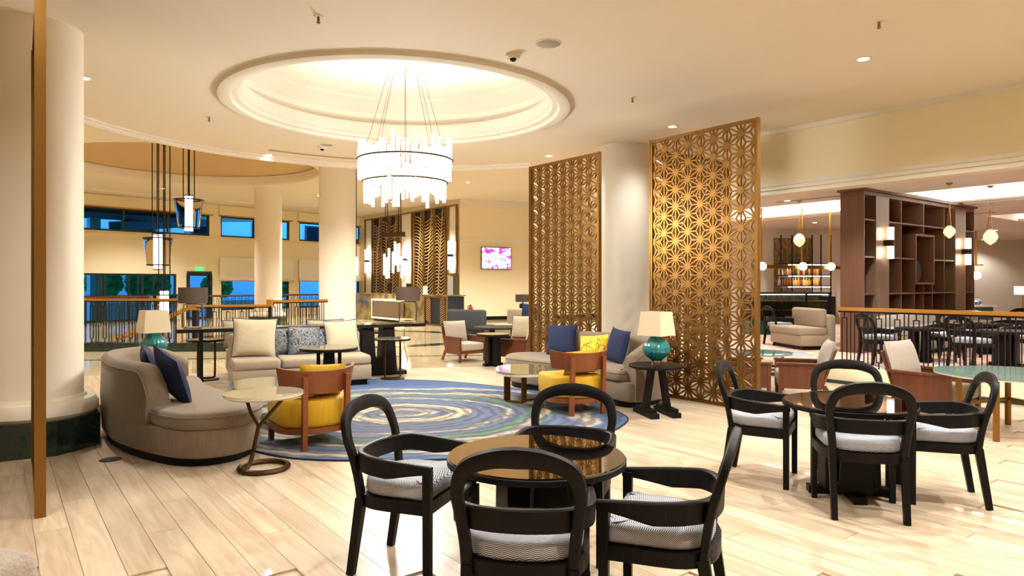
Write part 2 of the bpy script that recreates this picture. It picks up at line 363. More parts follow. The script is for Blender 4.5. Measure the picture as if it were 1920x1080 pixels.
def catmull(P, n=6, closed=True):
    P = [Vector(p) for p in P]; k = len(P); out = []
    for i in range(k if closed else k-1):
        p0, p1, p2, p3 = (P[(i-1) % k], P[i], P[(i+1) % k], P[(i+2) % k]) if closed else (P[max(i-1, 0)], P[i], P[i+1], P[min(i+2, k-1)])
        for j in range(n):
            t = j/n; out.append(.5*((2*p1)+(p2-p0)*t+(2*p0-5*p1+4*p2-p3)*t*t+(3*p1-p0-3*p2+p3)*t**3))
    if not closed: out.append(P[-1])
    return out
# ================================================================ LARGE STRUCTURE
RA = math.atan2(-AY, -AX)                     # local x = towards the viewer along A, local y = along B
def frame(o, rz): return Matrix.Translation((o[0], o[1], 0)) @ Matrix.Rotation(rz, 4, 'Z')
ZC, ZL, ZR, ZP = 3.85, 4.9, 3.17, 0.256       # lounge ceiling, lobby ceiling, restaurant ceiling, dining platform
DOME = (-1.49, 9.14)
def plate_with_hole(poly, c, r, z, n=96):
    "flat ceiling: polygon (star-shaped about c) with a round hole"
    c = Vector(c); P = [Vector(p) for p in poly]
    angs = [2*math.pi*i/n for i in range(n)]+[math.atan2(p.y-c.y, p.x-c.x) % (2*math.pi) for p in P]
    angs = sorted(set(round(a, 6) for a in angs)); vs = []
    for a in angs:
        d = Vector((math.cos(a), math.sin(a))); best = None
        for i in range(len(P)):
            p, q = P[i-1], P[i]; e = q-p; den = d.x*e.y-d.y*e.x
            if abs(den) < 1e-9: continue
            t = ((p.x-c.x)*e.y-(p.y-c.y)*e.x)/den; u = ((p.x-c.x)*d.y-(p.y-c.y)*d.x)/den
            if t > 1e-6 and -1e-4 <= u <= 1+1e-4 and (best is None or t < best): best = t
        best = best or r+.1
        vs += [(c.x+d.x*r, c.y+d.y*r, z), (c.x+d.x*best, c.y+d.y*best, z)]
    k = len(angs); mb = MB(); mb.add(vs, [(2*i, 2*((i+1) % k), 2*((i+1) % k)+1, 2*i+1) for i in range(k)]); return mb
LB = Vector((4.94, 9.32))                     # a point on the beam line
def lb(t, off=0): return (LB.x+AX*t+BX*off, LB.y+AY*t+BY*off)
arc = [(DOME[0]+4.6*math.cos(R(a)), DOME[1]+4.6*math.sin(R(a))) for a in range(70, 186, 5)]
ceil_poly = [lb(-13), lb(5.2)]+arc+[(-20, 7.2), (-20, -6), (13.5, -6)]
main_ceiling = struct(plate_with_hole(ceil_poly, DOME, 2.24, ZC).build('ceiling', 'ceiling_paint', smooth=0), 'cream plaster lounge ceiling with a round coffer')
# curved fascia and its cornice along the lobby side
mb = MB(); edge = [lb(5.2)]+arc+[(-20, 7.2)]
for a, b in zip(edge, edge[1:]): mb.add([(*a, ZC), (*b, ZC), (*b, 5.6), (*a, 5.6)], [(0, 1, 2, 3)])
mb.build('fascia', 'ceiling_paint', main_ceiling, smooth=0)
path = [(DOME[0]+4.63*math.cos(R(a)), DOME[1]+4.63*math.sin(R(a))) for a in range(66, 187, 2)]
def cornice(path, z, w, h, name='cornice', m='white_paint', parent=None):
    mb = MB(); rg = []
    for i, p in enumerate(path):
        d = Vector(path[min(i+1, len(path)-1)])-Vector(path[max(i-1, 0)]); d.normalize(); nn = Vector((-d.y, d.x)); q = Vector(p)
        prof = ((-w, 0), (-w, -h*.35), (-w*.55, -h*.45), (-w*.55, -h*.75), (-w*.2, -h), (w*.3, -h), (w*.3, 0))
        rg.append([(q.x+nn.x*u, q.y+nn.y*u, z+v) for u, v in prof])
    mb.rings(rg); return mb.build(name, m, parent, smooth=30)
cornice(path, ZC+.005, -.10, .09, parent=main_ceiling)
cornice([lb(5.2, -.02), lb(-12, -.02)], ZC+.005, -.06, .07, parent=main_ceiling)
# dome coffer
mb = MB(); mb.lathe([(2.26, ZC+.01), (2.26, ZC-.045), (2.20, ZC-.06), (2.12, ZC-.05), (2.10, ZC-.01), (2.03, ZC), (2.02, ZC+.04), (1.98, ZC+.06), (1.97, ZC+.16), (1.975, ZC+.22),
    (2.12, ZC+.17), (2.12, ZC+.34), (2.06, ZC+.40), (2.04, ZC+.62), (1.99, ZC+.64), (1.99, ZC+.70), (1.90, ZC+.72), (1.70, ZC+.76), (1.2, ZC+.82), (.6, ZC+.85), (.01, ZC+.86)], 96, c=(*DOME, 0), cap=False)
dome = mb.build('coffer', 'dome_paint', main_ceiling, smooth=30)
mb = MB(); mb.tube([(DOME[0]+2.055*math.cos(R(a)), DOME[1]+2.055*math.sin(R(a)), ZC+.197) for a in range(0, 360, 4)], .014, 6, True)
mb.build('cove_strip', 'dome_strip', main_ceiling)
# lobby ceiling with round recess
REC = (-9.46, 20.1)
lobby_ceiling = struct(plate_with_hole([(-21, 6), (6, 6), (6, 38), (-21, 38)], REC, 3.65, ZL, 72).build('ceiling', 'ceiling_paint', smooth=0), 'high cream lobby ceiling with a round tan recess')
mb = MB(); mb.lathe([(3.66, ZL-.01), (3.65, ZL), (3.62, ZL+.05), (3.62, ZL+.30)], 72, c=(*REC, 0), cap=False); mb.build('recess_rim', 'ceiling_paint', lobby_ceiling)
mb = MB(); mb.lathe([(3.9, ZL+.30), (2.4, ZL+.36), (.01, ZL+.42)], 72, c=(*REC, 0), cap=False); mb.build('recess_panel', 'recess_paint', lobby_ceiling)
for px0, px1, y0, y1 in ((154, 690, 392, 399), (660, 870, 393, 366)): pass
cornice([at(p, q, ZL) if False else ((p-960)/F_*((ZL-1.5)*F_/(HZ-q)), (ZL-1.5)*F_/(HZ-q)) for p, q in ((150, 352), (300, 366), (450, 378), (600, 386), (668, 388))], ZL+.005, .12, .08, parent=lobby_ceiling)
mb = MB(); mb.prism([(-22, -7), (27, -7), (27, 40), (-22, 40)], 5.6, 5.8); struct(mb.build('ceiling', 'ceiling_paint', smooth=0), 'roof slab over the whole building')
# beam along the dining room
TB = frame(LB, RA)
mb = MB(); mb.bx(-5.2, 13, 0, .35, 2.88, 5.6, T=TB); beam = struct(mb.build('trim_1', 'fascia_paint', smooth=0), 'deep cream beam above the dining room opening')
mb = MB()
for z, o in ((2.86, .03), (2.93, .02), (2.99, .012)): mb.bx(-5.2, 13, -o, 0, z, z+.045, T=TB)
mb.build('moulding', 'white_paint', beam, smooth=0)
# dining room ceiling with lit trays
mb = MB()
rows = [(.35, 3.9, None, -6.3), (3.9, 6.8, (-7, 4), -7.8), (6.8, 10, None, -9.3), (10, 12.5, (-2, 8), -10.8), (12.5, 27, None, -10.8)]
for b0, b1, h, xl in rows:
    if h is None: mb.bx(xl, 16, b0, b1, ZR, ZR+.06, T=TB)
    else: mb.bx(xl, h[0], b0, b1, ZR, ZR+.06, T=TB); mb.bx(h[1], 16, b0, b1, ZR, ZR+.06, T=TB)
dining_ceiling = struct(mb.build('ceiling', 'white_paint', smooth=0), 'lower white dining room ceiling with lit trays')
for b0, b1, h0, h1 in ((3.9, 6.8, -7, 4), (10, 12.5, -2, 8)):
    mb = MB(); mb.bx(h0, h1, b0, b1, ZR+.34, ZR+.38, T=TB)
    for q in (b0, b1-.02): mb.bx(h0, h1, q, q+.02, ZR, ZR+.34, T=TB)
    for q in (h0, h1-.02): mb.bx(q, q+.02, b0, b1, ZR, ZR+.34, T=TB)
    mb.build('tray', 'dome_paint', dining_ceiling, smooth=0)
    mb = MB()
    for q in (b0+.10, b1-.13): mb.bx(h0+.1, h1-.1, q, q+.03, ZR+.10, ZR+.13, T=TB)
    mb.build('cove_strip', 'strip_glow', dining_ceiling, smooth=0)
    mb = MB()
    for q in (b0, b1-.16): mb.bx(h0, h1, q, q+.16, ZR+.03, ZR+.07, T=TB)
    mb.build('cove_ledge', 'white_paint', dining_ceiling, smooth=0)
mb = MB(); mb.bx(-.2, 0, 0, 16, ZR, 5.6, T=frame(lb(5.2), RA+R(25.5))); struct(mb.build('trim_2', 'fascia_paint', smooth=0), 'cream header behind the lattice screens')
# floors
BO0, BO1 = Vector((-12, 10.1)), Vector((6, 13.5))     # edge of the timber floor
def wood_limit(x): return BO0.y+(x-BO0.x)*(BO1.y-BO0.y)/(BO1.x-BO0.x)
PE = Vector((4.85, 10.3))
def pe(t, off=0): return (PE.x+AX*t+BX*off, PE.y+AY*t+BY*off)
mb = MB(); mb.prism([(-22, -7), (16, -7), (9, 14.05), (-22, wood_limit(-22))], -.10, -.012)
floor = struct(mb.build('floor', 'oak_plank', smooth=0), 'pale oak plank floor of the lounge')
mb = MB(); mb.add([(-22, wood_limit(-22), 0), (9, 14.05, 0), (9, 40, 0), (-22, 40, 0)], [(0, 1, 2, 3)])
lobby_floor = struct(mb.build('floor', 'lobby_marble', smooth=0), 'polished cream marble floor of the lobby')
# planks, laid along A
PW, PL = .18, 2.2; planks = []
ax = Vector((-AX, -AY)); bx_ = Vector((BX, BY))       # local x, local y
for j in range(-52, 66):
    off = (j*0.731 % 1)*PL
    for i in range(-8, 9):
        x0 = i*PL+off; x1 = x0+PL; y0 = j*PW
        cs = []
        for x, y in ((x0, y0), (x1, y0), (x1, y0+PW), (x0, y0+PW)):
            cs.append(ax*x+bx_*y)
        cm = sum(cs, Vector((0, 0)))/4
        if cm.y < 2.9 or cm.y > 14.5 or abs(cm.x) > cm.y*.78+.9: continue
        if (cm-PE).dot(bx_) > -.02 : continue
        # clip the far end (x0 side) against the timber edge
        e = (BO1-BO0).normalized(); nn = Vector((-e.y, e.x)); ok = True; L = [x0, x0]
        for k, y in enumerate((y0, y0+PW)):
            # p = ax*x + bx_*y ; (p-BO0).nn <= 0
            s0 = (bx_*y-BO0).dot(nn); s1 = ax.dot(nn); xl = -s0/s1
            L[k] = max(x0, xl)
            if xl > x1-.05: ok = False
        if not ok: continue
        planks.append((cm.length, x0, x1, y0, L))
planks.sort(); shared = {}; g = .0016; rest = MB()
for q, (dd, x0, x1, y0, L) in enumerate(planks):
    full = max(L) <= x0+1e-6; cxm = (x0+x1)/2; cym = y0+PW/2
    pts = [(L[0]-cxm+g, -PW/2+g), (PL/2-g, -PW/2+g), (PL/2-g, PW/2-g), (L[1]-cxm+g, PW/2-g)]
    pos = ax*cxm+bx_*cym
    if q < 300:
        if full:
            if 'f' not in shared: shared['f'] = MB().prism(pts, -.012, 0).mesh('plank', 'oak_plank', 0)
            me = shared['f']
        else: me = MB().prism(pts, -.012, 0).mesh('plank', 'oak_plank', 0)
        place('plank', me, floor, (pos.x, pos.y, 0), RA)
    else: rest.prism(pts, -.012, 0, T=frame(pos, RA))
if rest.v:
    o = rest.build('far_planks', 'oak_plank', floor, smooth=0); o['kind'] = 'stuff'
print('planks', len(planks))
# inlays in the marble
mb = MB(); mb.bx(-16, 3, -.05, .05, .001, .004, T=frame((-2.3, 14.0), math.atan2(.12, 1))); mb.build('inlay_band', 'green_marble', lobby_floor, smooth=0)
mb = MB(); cc = Vector(at(640, 634)); vs = []; k = 60
for i in range(k): a = 2*math.pi*i/k; vs += [(cc.x+4.1*math.cos(a), cc.y+3.1*math.sin(a), .003), (cc.x+3.55*math.cos(a), cc.y+2.6*math.sin(a), .003)]
mb.add(vs, [(2*i, 2*((i+1) % k), 2*((i+1) % k)+1, 2*i+1) for i in range(k)]); mb.build('inlay_ring', 'green_marble', lobby_floor, smooth=0)
# dining platform
plat = [pe(5.4), (4.4, 34), (27, 34), (27, -7), (15.5, -7), pe(-13)]
mb = MB(); mb.prism(plat[::-1], -.02, ZP); platform = struct(mb.build('floor', 'fascia_paint', smooth=0), 'raised dining platform with a cream front edge')
pi = [pe(5.2, .12), (4.6, 33.9), (26.9, 33.9), (26.9, -6), pe(-12.9, .12)]
mb = MB(); mb.prism(pi[::-1], ZP, ZP+.008); mb.build('carpet', 'dining_carpet', platform, smooth=0)
mb = MB(); mb.bx(-5.4, 12, -.03, 0, 0, .05, T=frame(PE, RA)); mb.build('skirting', 'green_marble', platform, smooth=0)
# ------------------------------------------------ outer walls
def wall(name, p0, p1, z0=0, z1=5.6, t=.2, m='wall_paint', holes=(), label=None):
    p0, p1 = Vector(p0), Vector(p1); d = p1-p0; L = d.length; T = frame(p0, math.atan2(d.y, d.x)); mb = MB()
    S = sorted({0, L, *[h[0] for h in holes], *[h[1] for h in holes]}); Z = sorted({z0, z1, *[h[2] for h in holes], *[h[3] for h in holes]})
    S = [s for s in S if 0 <= s <= L]
    for a, b in zip(S, S[1:]):
        run = None
        for c, e in zip(Z, Z[1:]):
            inside = any(h[0] <= (a+b)/2 <= h[1] and h[2] <= (c+e)/2 <= h[3] for h in holes)
            if inside:
                if run: mb.bx(a, b, 0, t, run[0], run[1], T=T); run = None
            else: run = (run[0], e) if run else (c, e)
        if run: mb.bx(a, b, 0, t, run[0], run[1], T=T)
    return struct(mb.build(name, m, smooth=0), label), T
W1 = Vector((-16.1, 25.6)); WD = Vector((.652, .758)).normalized()
def ws(px): q = (px-960)/F_; return (q*W1.y-W1.x)/(WD.x-WD.y*q)
def wz(py, px): return zat(py, W1.y+WD.y*ws(px))
WO = W1-WD*7; so = 7                               # wall origin sits 7 m to the left of the visible edge
up = [(.3, so+ws(393)), (so+ws(414), so+ws(543)), (so+ws(561), so+ws(676))]
lo = [(so+ws(415), so+ws(542)), (so+ws(561), so+ws(674))]
dr = [(.3, so+ws(331)), (so+ws(354), so+ws(393))]
holes = [(a, b, 3.52, 4.42) for a, b in up]+[(a, b, .32, 1.9) for a, b in lo]+[(dr[0][0], dr[0][1], 0, 1.88), (dr[1][0], dr[1][1], 0, 1.88)]
Lw = so+ws(682)+.6
far_wall, TW = wall('wall_far', WO, WO+WD*Lw, holes=holes, label='cream window wall at the far side of the lobby')
mb = MB(); mb.bx(0, Lw, -.10, 0, 3.30, 3.42, T=TW); mb.bx(0, Lw, -.05, 0, 3.24, 3.30, T=TW); mb.build('ledge', 'wall_paint', far_wall, smooth=0)
nw = 0
def window(name, label, s0, s1, z0, z1, bars, T, hbars=()):
    e = bpy.data.objects.new(name, None); C.objects.link(e); struct(e, label)
    mb = MB(); w = .07
    mb.bx(s0, s1, .05, .13, z1-w, z1, T=T); mb.bx(s0, s1, .05, .13, z0, z0+w, T=T); mb.bx(s0, s0+w, .05, .13, z0+w, z1-w, T=T); mb.bx(s1-w, s1, .05, .13, z0+w, z1-w, T=T)
    mb.build('window_frame', 'dark_frame', e, smooth=0)
    bs = [s0+w]+sorted(bars)+[s1-w]
    for b in bars: MB().bx(b-.035, b+.035, .05, .13, z0+w, z1-w, T=T).build('mullion', 'dark_frame', e, smooth=0)
    for h in hbars: MB().bx(s0+w, s1-w, .06, .12, h-.03, h+.03, T=T).build('mullion', 'dark_frame', e, smooth=0)
    for a, b in zip(bs, bs[1:]): MB().bx(a, b, .085, .095, z0+w, z1-w, T=T).build('pane', 'window_glass', e, smooth=0)
    return e
sp = lambda px: so+ws(px)
window('window_1', 'long clerestory window above the entrance doors', up[0][0], up[0][1], 3.52, 4.42, [sp(233), sp(316)], TW)
window('window_2', 'upper window behind the rear lobby column', up[1][0], up[1][1], 3.52, 4.42, [sp(478)], TW)
window('window_3', 'upper window nearest the reception wall', up[2][0], up[2][1], 3.52, 4.42, [], TW)
window('window_4', 'lower window under a white blind behind the rear column', lo[0][0], lo[0][1], .32, 1.9, [], TW)
window('window_5', 'lower window under a white blind nearest the reception', lo[1][0], lo[1][1], .32, 1.9, [], TW)
d1 = window('door_1', 'wide glazed sliding entrance doors with dark frames', dr[0][0], dr[0][1], .0, 1.88, [sp(p) for p in (184, 191, 198, 243, 260, 268, 289, 306)], TW, (1.0,))
d2 = window('door_2', 'single glazed exit door with a dark green frame', dr[1][0], dr[1][1], .0, 1.88, [], TW)
mb = MB(); mb.bx(dr[1][0]-.08, dr[1][1]+.08, -.04, .05, 1.88, 2.0, T=TW); mb.bx(dr[1][0]-.1, dr[1][0], -.04, .05, 0, 1.88, T=TW); mb.bx(dr[1][1], dr[1][1]+.1, -.04, .05, 0, 1.88, T=TW); mb.build('door_surround', 'dark_frame', d2, smooth=0)
ex = thing('exit_sign', 'small green running man exit sign above the single glazed door', 'sign', tuple(TW @ Vector((sp(374), -.03, 2.10))), TW.to_euler().z)
MB().bx(-.16, .16, -.02, .02, -.06, .06).build('sign_face', 'exit_green', ex, smooth=0)
mb = MB(); mb.bx(-.09, -.02, -.023, -.02, -.035, -.01); mb.bx(-.05, .0, -.023, -.02, .0, .02); mb.bx(.03, .10, -.023, -.02, -.03, .03); mb.build('pictogram', 'paper_white', ex, smooth=0)
def blind(s0, s1, z0, z1, label):
    b = thing('roman_blind', label, 'blind', tuple(TW @ Vector((s0, -.06, z0))), TW.to_euler().z, 'white roman blinds on the lobby windows'); w = s1-s0
    mb = MB()
    for k in range(6): h = (z1-z0)/6 if k else 0
    mb.bx(0, w, -.03, .0, .16, z1-z0); mb.build('fabric', 'blind', b, smooth=0)
    for k in range(3): MB().bx(-.0, w, -.045-.008*k, .0, .03+.045*k, .07+.045*k).build('fold', 'blind', b, smooth=0)
    MB().bx(-.03, w+.03, -.06, .0, 0, .035).build('bottom_bar', 'gold_rail', b, smooth=0)
blind(sp(411), sp(548), 1.58, 2.62, 'white roman blind half lowered behind the rear lobby column')
blind(sp(559), sp(679), 1.58, 2.62, 'white roman blind half lowered nearest the reception wall')
for i, (a, b) in enumerate(up):
    q = thing('pelmet', ('long cream pelmet with brass bar over the clerestory window', 'cream pelmet with brass bar over the window behind the column', 'cream pelmet with brass bar over the window near reception')[i], 'pelmet', tuple(TW @ Vector((a-.1, -.12, 4.42))), TW.to_euler().z)
    MB().bx(0, b-a+.2, 0, .12, .03, .46).build('board', 'wall_paint', q, smooth=0); MB().bx(0, b-a+.2, -.015, .12, -.02, .03).build('brass_bar', 'gold_rail', q, smooth=0)
# reception wall (along A) and screen wall
RW = Vector((-2.11, 27.6))
def rt(px): q = (px-960)/F_; return (RW.x-RW.y*q)/(-AX+AY*q)
rec_end = RW+Vector((AX, AY))*9.6
rec_wall, TR = wall('wall_reception', rec_end, RW, t=.2, m='wall_paint', label='cream reception wall carrying gilded panels')
LR = (RW-rec_end).length
wall('wall_corner', WO+WD*Lw, rec_end, label='short cream wall between windows and reception')
tvd = Vector((2.85, 1.1)).normalized(); tv_end = RW+tvd*11.5
tv_wall, TV = wall('wall_screen', RW, tv_end, m='fascia_paint', label='golden cream wall with a chair rail and wall screen')
mb = MB(); mb.bx(0, 11, -.05, 0, zat(453, 27.6), zat(447, 27.6), T=TV); mb.bx(0, 11, -.14, 0, 4.72, 4.9, T=TV); mb.bx(0, 11, -.08, 0, 4.62, 4.72, T=TV); mb.build('moulding', 'white_paint', tv_wall, smooth=0)
mb = MB(); mb.bx(0, 11, -.03, 0, 0, .14, T=TV); mb.build('skirting', 'black_wood', tv_wall, smooth=0)
wall('wall_dining_far', (9.5, 28.4), (27, 25.3), m='bar_wall', label='plain greige wall at the far end of the dining room')
wall('wall_right', (26.5, 34), (26.5, -7), label='plain cream wall outside the view to the right')
wall('wall_back', (26.5, -6.2), (-20.5, -6.2), label='plain cream wall behind the viewpoint')
wall('wall_left', (-20.4, -6.5), WO+Vector((-.2, .0)), label='plain cream wall outside the view to the left')
bar_wall, TBW = wall('wall_bar', (4.6, 21.6), (10.6, 21.0), z1=ZR+.1, m='bar_wall', label='pale wall behind the bar')
wall('wall_bar_side', tuple(tv_end), (10.6, 34), m='bar_wall', label='pale wall closing the space behind the bar')
# ------------------------------------------------ columns
def column(loc, r, h, label, plinth=True):
    c = thing('column', label, 'column', (*loc, 0), 0, 'round cream columns')
    pl = .30 if plinth else .12
    MB().lathe([(r+.01, pl+.14), (r, pl+.20), (r, h)], 64).build('shaft', 'column_paint', c)
    MB().lathe([(r+.10, pl), (r+.125, pl+.03), (r+.125, pl+.09), (r+.09, pl+.14), (r+.03, pl+.15), (r+.02, pl+.17), (r, pl+.18)], 64).build('torus_base', 'column_paint', c)
    mb = MB(); a0 = R(8)
    for i in range(8):
        a, b = a0+i*math.pi/4, a0+(i+1)*math.pi/4; q = (r+.135)/math.cos(math.pi/8)
        p = [(q*math.cos(a), q*math.sin(a)), (q*math.cos(b), q*math.sin(b)), ((q-.09)*math.cos(b), (q-.09)*math.sin(b)), ((q-.09)*math.cos(a), (q-.09)*math.sin(a))]
        mid = Vector(((p[0][0]+p[1][0])/2, (p[0][1]+p[1][1])/2)); gq = mid.normalized()
        p = [(u*.997+mid.x*.003, v*.997+mid.y*.003) for u, v in p]
        MB().prism(p, 0, pl).build('plinth_slab', 'green_marble', c, smooth=0)
    MB().cyl((0, 0, pl-.02), r+.05, .02, 48).build('plinth_top', 'green_marble', c)
    return c
column((-4.41, 6.28), .40, ZC, 'large round cream column on an octagonal green marble plinth at far left')
column((1.94, 11.8), .43, ZC, 'round cream column standing between the two lattice screens')
column((-4.59, 17.95), .47, ZL, 'front lobby column beside the end of the curved railing')
column((-8.78, 24.6), .47, ZL, 'rear lobby column in front of the lower windows')
# ================================================================ LATTICE SCREENS
LD, LCOL = .224, .194
ros_cache = {}
def rosette(key):
    if key in ros_cache: return ros_cache[key]
    mb = MB(); t = .026
    hub = [(.042*math.cos(R(30*i+15)), .042*math.sin(R(30*i+15))) for i in range(12)]
    mb.prism(hub, -t/2, t/2)
    for k in range(6):
        a = R(60*k+90); c, s = math.cos(a), math.sin(a)
        for Ls, w, off in ((LD/2, .0175, 0), (LD/math.sqrt(3), .0175, R(30))):
            q = a+off; d = Vector((math.cos(q), math.sin(q))); n = Vector((-d.y, d.x))*w/2; p0 = d*.02; p1 = d*Ls
            mb.prism([tuple(p0-n), tuple(p1-n), tuple(p1+n), tuple(p0+n)], -t/2+.001, t/2-.001)
    bm = bmesh.new(); vs = [bm.verts.new((x, z, y)) for x, y, z in mb.v]
    for f in mb.f: bm.faces.new([vs[i] for i in f])
    for cond, co, no in ((key[0] == -1, (0, 0, 0), (-1, 0, 0)), (key[0] == 1, (0, 0, 0), (1, 0, 0)), (key[1] == -1, (0, 0, 0), (0, 0, -1)), (key[1] == 1, (0, 0, 0), (0, 0, 1))):
        if cond: bmesh.ops.bisect_plane(bm, geom=bm.verts[:]+bm.edges[:]+bm.faces[:], plane_co=co, plane_no=no, clear_outer=True)
    if key[1] in (-2, 2):
        pass
    bmesh.ops.recalc_face_normals(bm, faces=bm.faces[:])
    me = bpy.data.meshes.new('rosette'); bm.to_mesh(me); bm.free(); me.materials.append(M['bronze']); ros_cache[key] = me; return me
def lattice_screen(loc, rz, label, cols=8, rows=15):
    "freestanding pierced screen; local x runs along it"
    s = thing('lattice_screen', label, 'screen', (*loc, 0), rz, 'pierced bronze lattice screens'); fw = .035; W = cols*LCOL; H = rows*LD
    for x in (fw/2, fw+W+fw/2): MB().box((x, 0, (H+2*fw)/2), (fw, .05, H+2*fw)).build('frame_post', 'bronze', s, smooth=0)
    for z in (fw/2, fw+H+fw/2): MB().box((fw+W/2, 0, z), (W, .05, fw)).build('frame_rail', 'bronze', s, smooth=0)
    for x in (-.006, 2*fw+W+.006): MB().box((x, 0, (H+2*fw)/2), (.012, .062, H+2*fw+.012)).build('edge_strip', 'brass_frame', s, smooth=0)
    for i in range(cols+1):
        for j in range(rows+1):
            z = j+(.5 if i % 2 else 0)
            if z > rows: continue
            kx = -1 if i == 0 else 1 if i == cols else 0; kz = -1 if z == 0 else 1 if z == rows else 0
            # clip planes keep the half inside the frame
            place('rosette', rosette((-1 if kx == -1 else 1 if kx == 1 else 0, kz)), s, (fw+i*LCOL, 0, fw+z*LD))
    return s
WS = 8*LCOL+.07
lattice_screen((1.889, 9.25), RA, 'tall bronze star lattice screen to the right of the round column')
lattice_screen((.31, 11.34), RA, 'tall bronze star lattice screen to the left of the round column')
lattice_screen((2.12, 9.86), ANG_B, 'bronze star lattice screen seen through the right hand screen')
q = Vector((-3.02, 4.37)); dv = Vector((-.585, .812)).normalized()
lattice_screen(tuple(q), math.atan2(dv.y, dv.x), 'bronze lattice screen seen edge on in front of the left column')
# ================================================================ RAILINGS
def railing(name, p0, p1, z0, zt, label, period=.25, cap='gold_rail', capw=.07, cat='railing', z1=None, detail=True):
    p0, p1 = Vector(p0), Vector(p1); d = p1-p0; L = d.length; rl = thing(name, label, cat, (p0.x, p0.y, z0), math.atan2(d.y, d.x)); h = zt-z0
    MB().bx(0, L, -capw/2, capw/2, h-.05, h).build('handrail', cap, rl, smooth=0)
    MB().bx(0, L, -.014, .014, h-.075, h-.05).build('top_bar', 'black_iron', rl, smooth=0)
    b = .013; bar = MB().bx(-b/2, b/2, -b/2, b/2, 0, h-.07).mesh('baluster', 'black_iron', 0)
    fr = MB(); w = .085; hz0, hz1 = .09, h-.15
    fr.bx(-w/2, -w/2+b, -b/2, b/2, hz0, hz1); fr.bx(w/2-b, w/2, -b/2, b/2, hz0, hz1); fr.bx(-w/2+b, w/2-b, -b/2, b/2, hz0, hz0+b); fr.bx(-w/2+b, w/2-b, -b/2, b/2, hz1-b, hz1)
    fr.bx(-b/2, b/2, -b/2, b/2, 0, hz0); fr.bx(-b/2, b/2, -b/2, b/2, hz1, h-.07); fret = fr.mesh('fret', 'black_iron', 0)
    x = .05
    while x < L-.05:
        place('fret', fret, rl, (x+.0425, 0, 0))
        for q in (.1365, .1925):
            if x+q < L-.01: place('baluster', bar, rl, (x+q, 0, 0))
        x += period
    return rl
railing('railing', pe(-.05, .05), pe(-6.2, .05), ZP, 1.14, 'black fret railing with timber handrail in front of the dining platform')
XA = dep(140, 15.1)
mb = MB(); mb.bx(dep(120, 15.1), dep(470, 15.1), 14.95, 15.25, 0, .19); tag(mb.build('kerb', 'green_marble', smooth=0), 'dark green marble kerb under the lobby railing', 'kerb')
railing('railing', (XA, 15.1), (dep(338, 15.1), 15.1), .19, 1.16, 'left lobby railing with golden handrail behind the curved sofa', .287)
railing('railing', (dep(368, 15.1), 15.1), (dep(505, 15.4), 15.4), .19, 1.02, 'lower lobby railing behind the cushioned sofa', .287)
railing('railing', (dep(506, 15.5), 15.5), (dep(614, 16.6), 16.6), .02, 1.11, 'raised end of the lobby railing beside the front lobby column', .287)
MB_ = MB().bx(-.05, .05, -.05, .05, .19, 1.10)
pp = thing('newel_post', 'square golden newel post at the head of the stairs', 'post', (dep(366, 15.2), 15.2, 0)); MB_.build('shaft', 'black_iron', pp, smooth=0); MB().bx(-.07, .07, -.07, .07, .9, 1.1).build('cap', 'gold_rail', pp, smooth=0)
pp = thing('newel_post', 'square golden newel post where the lobby handrail steps up', 'post', (dep(506, 15.45), 15.45, 0)); MB().bx(-.03, .03, -.03, .03, 0, .98).build('shaft', 'black_iron', pp, smooth=0); MB().bx(-.06, .06, -.06, .06, .98, 1.13).build('cap', 'gold_rail', pp, smooth=0)
fr0 = W1+Vector((WD.y, -WD.x))*2.2
railing('railing', tuple(fr0-WD*2), tuple(fr0+WD*11.6), 0, 1.03, 'far lobby railing with brown handrail in front of the windows', .30, 'walnut')
# stair handrails going down behind the railing
for k, (yy, lb_) in enumerate(((16.0, 'near'), (17.2, 'far'))):
    hr = thing('stair_handrail', 'golden handrail sloping down the stairs, the %s one of the pair' % lb_, 'handrail', (dep(360, yy), yy, 0))
    xl = dep(212, yy)-dep(360, yy)
    MB().beam((0, 0, .93), (xl, 0, .10), .06, .05).build('handrail', 'gold_rail', hr, smooth=0)
    for j in range(12):
        t = (j+.5)/12; MB().bx(xl*t-.007, xl*t+.007, -.007, .007, 0, .93-.83*t-.02).build('baluster', 'black_iron', hr, smooth=0)

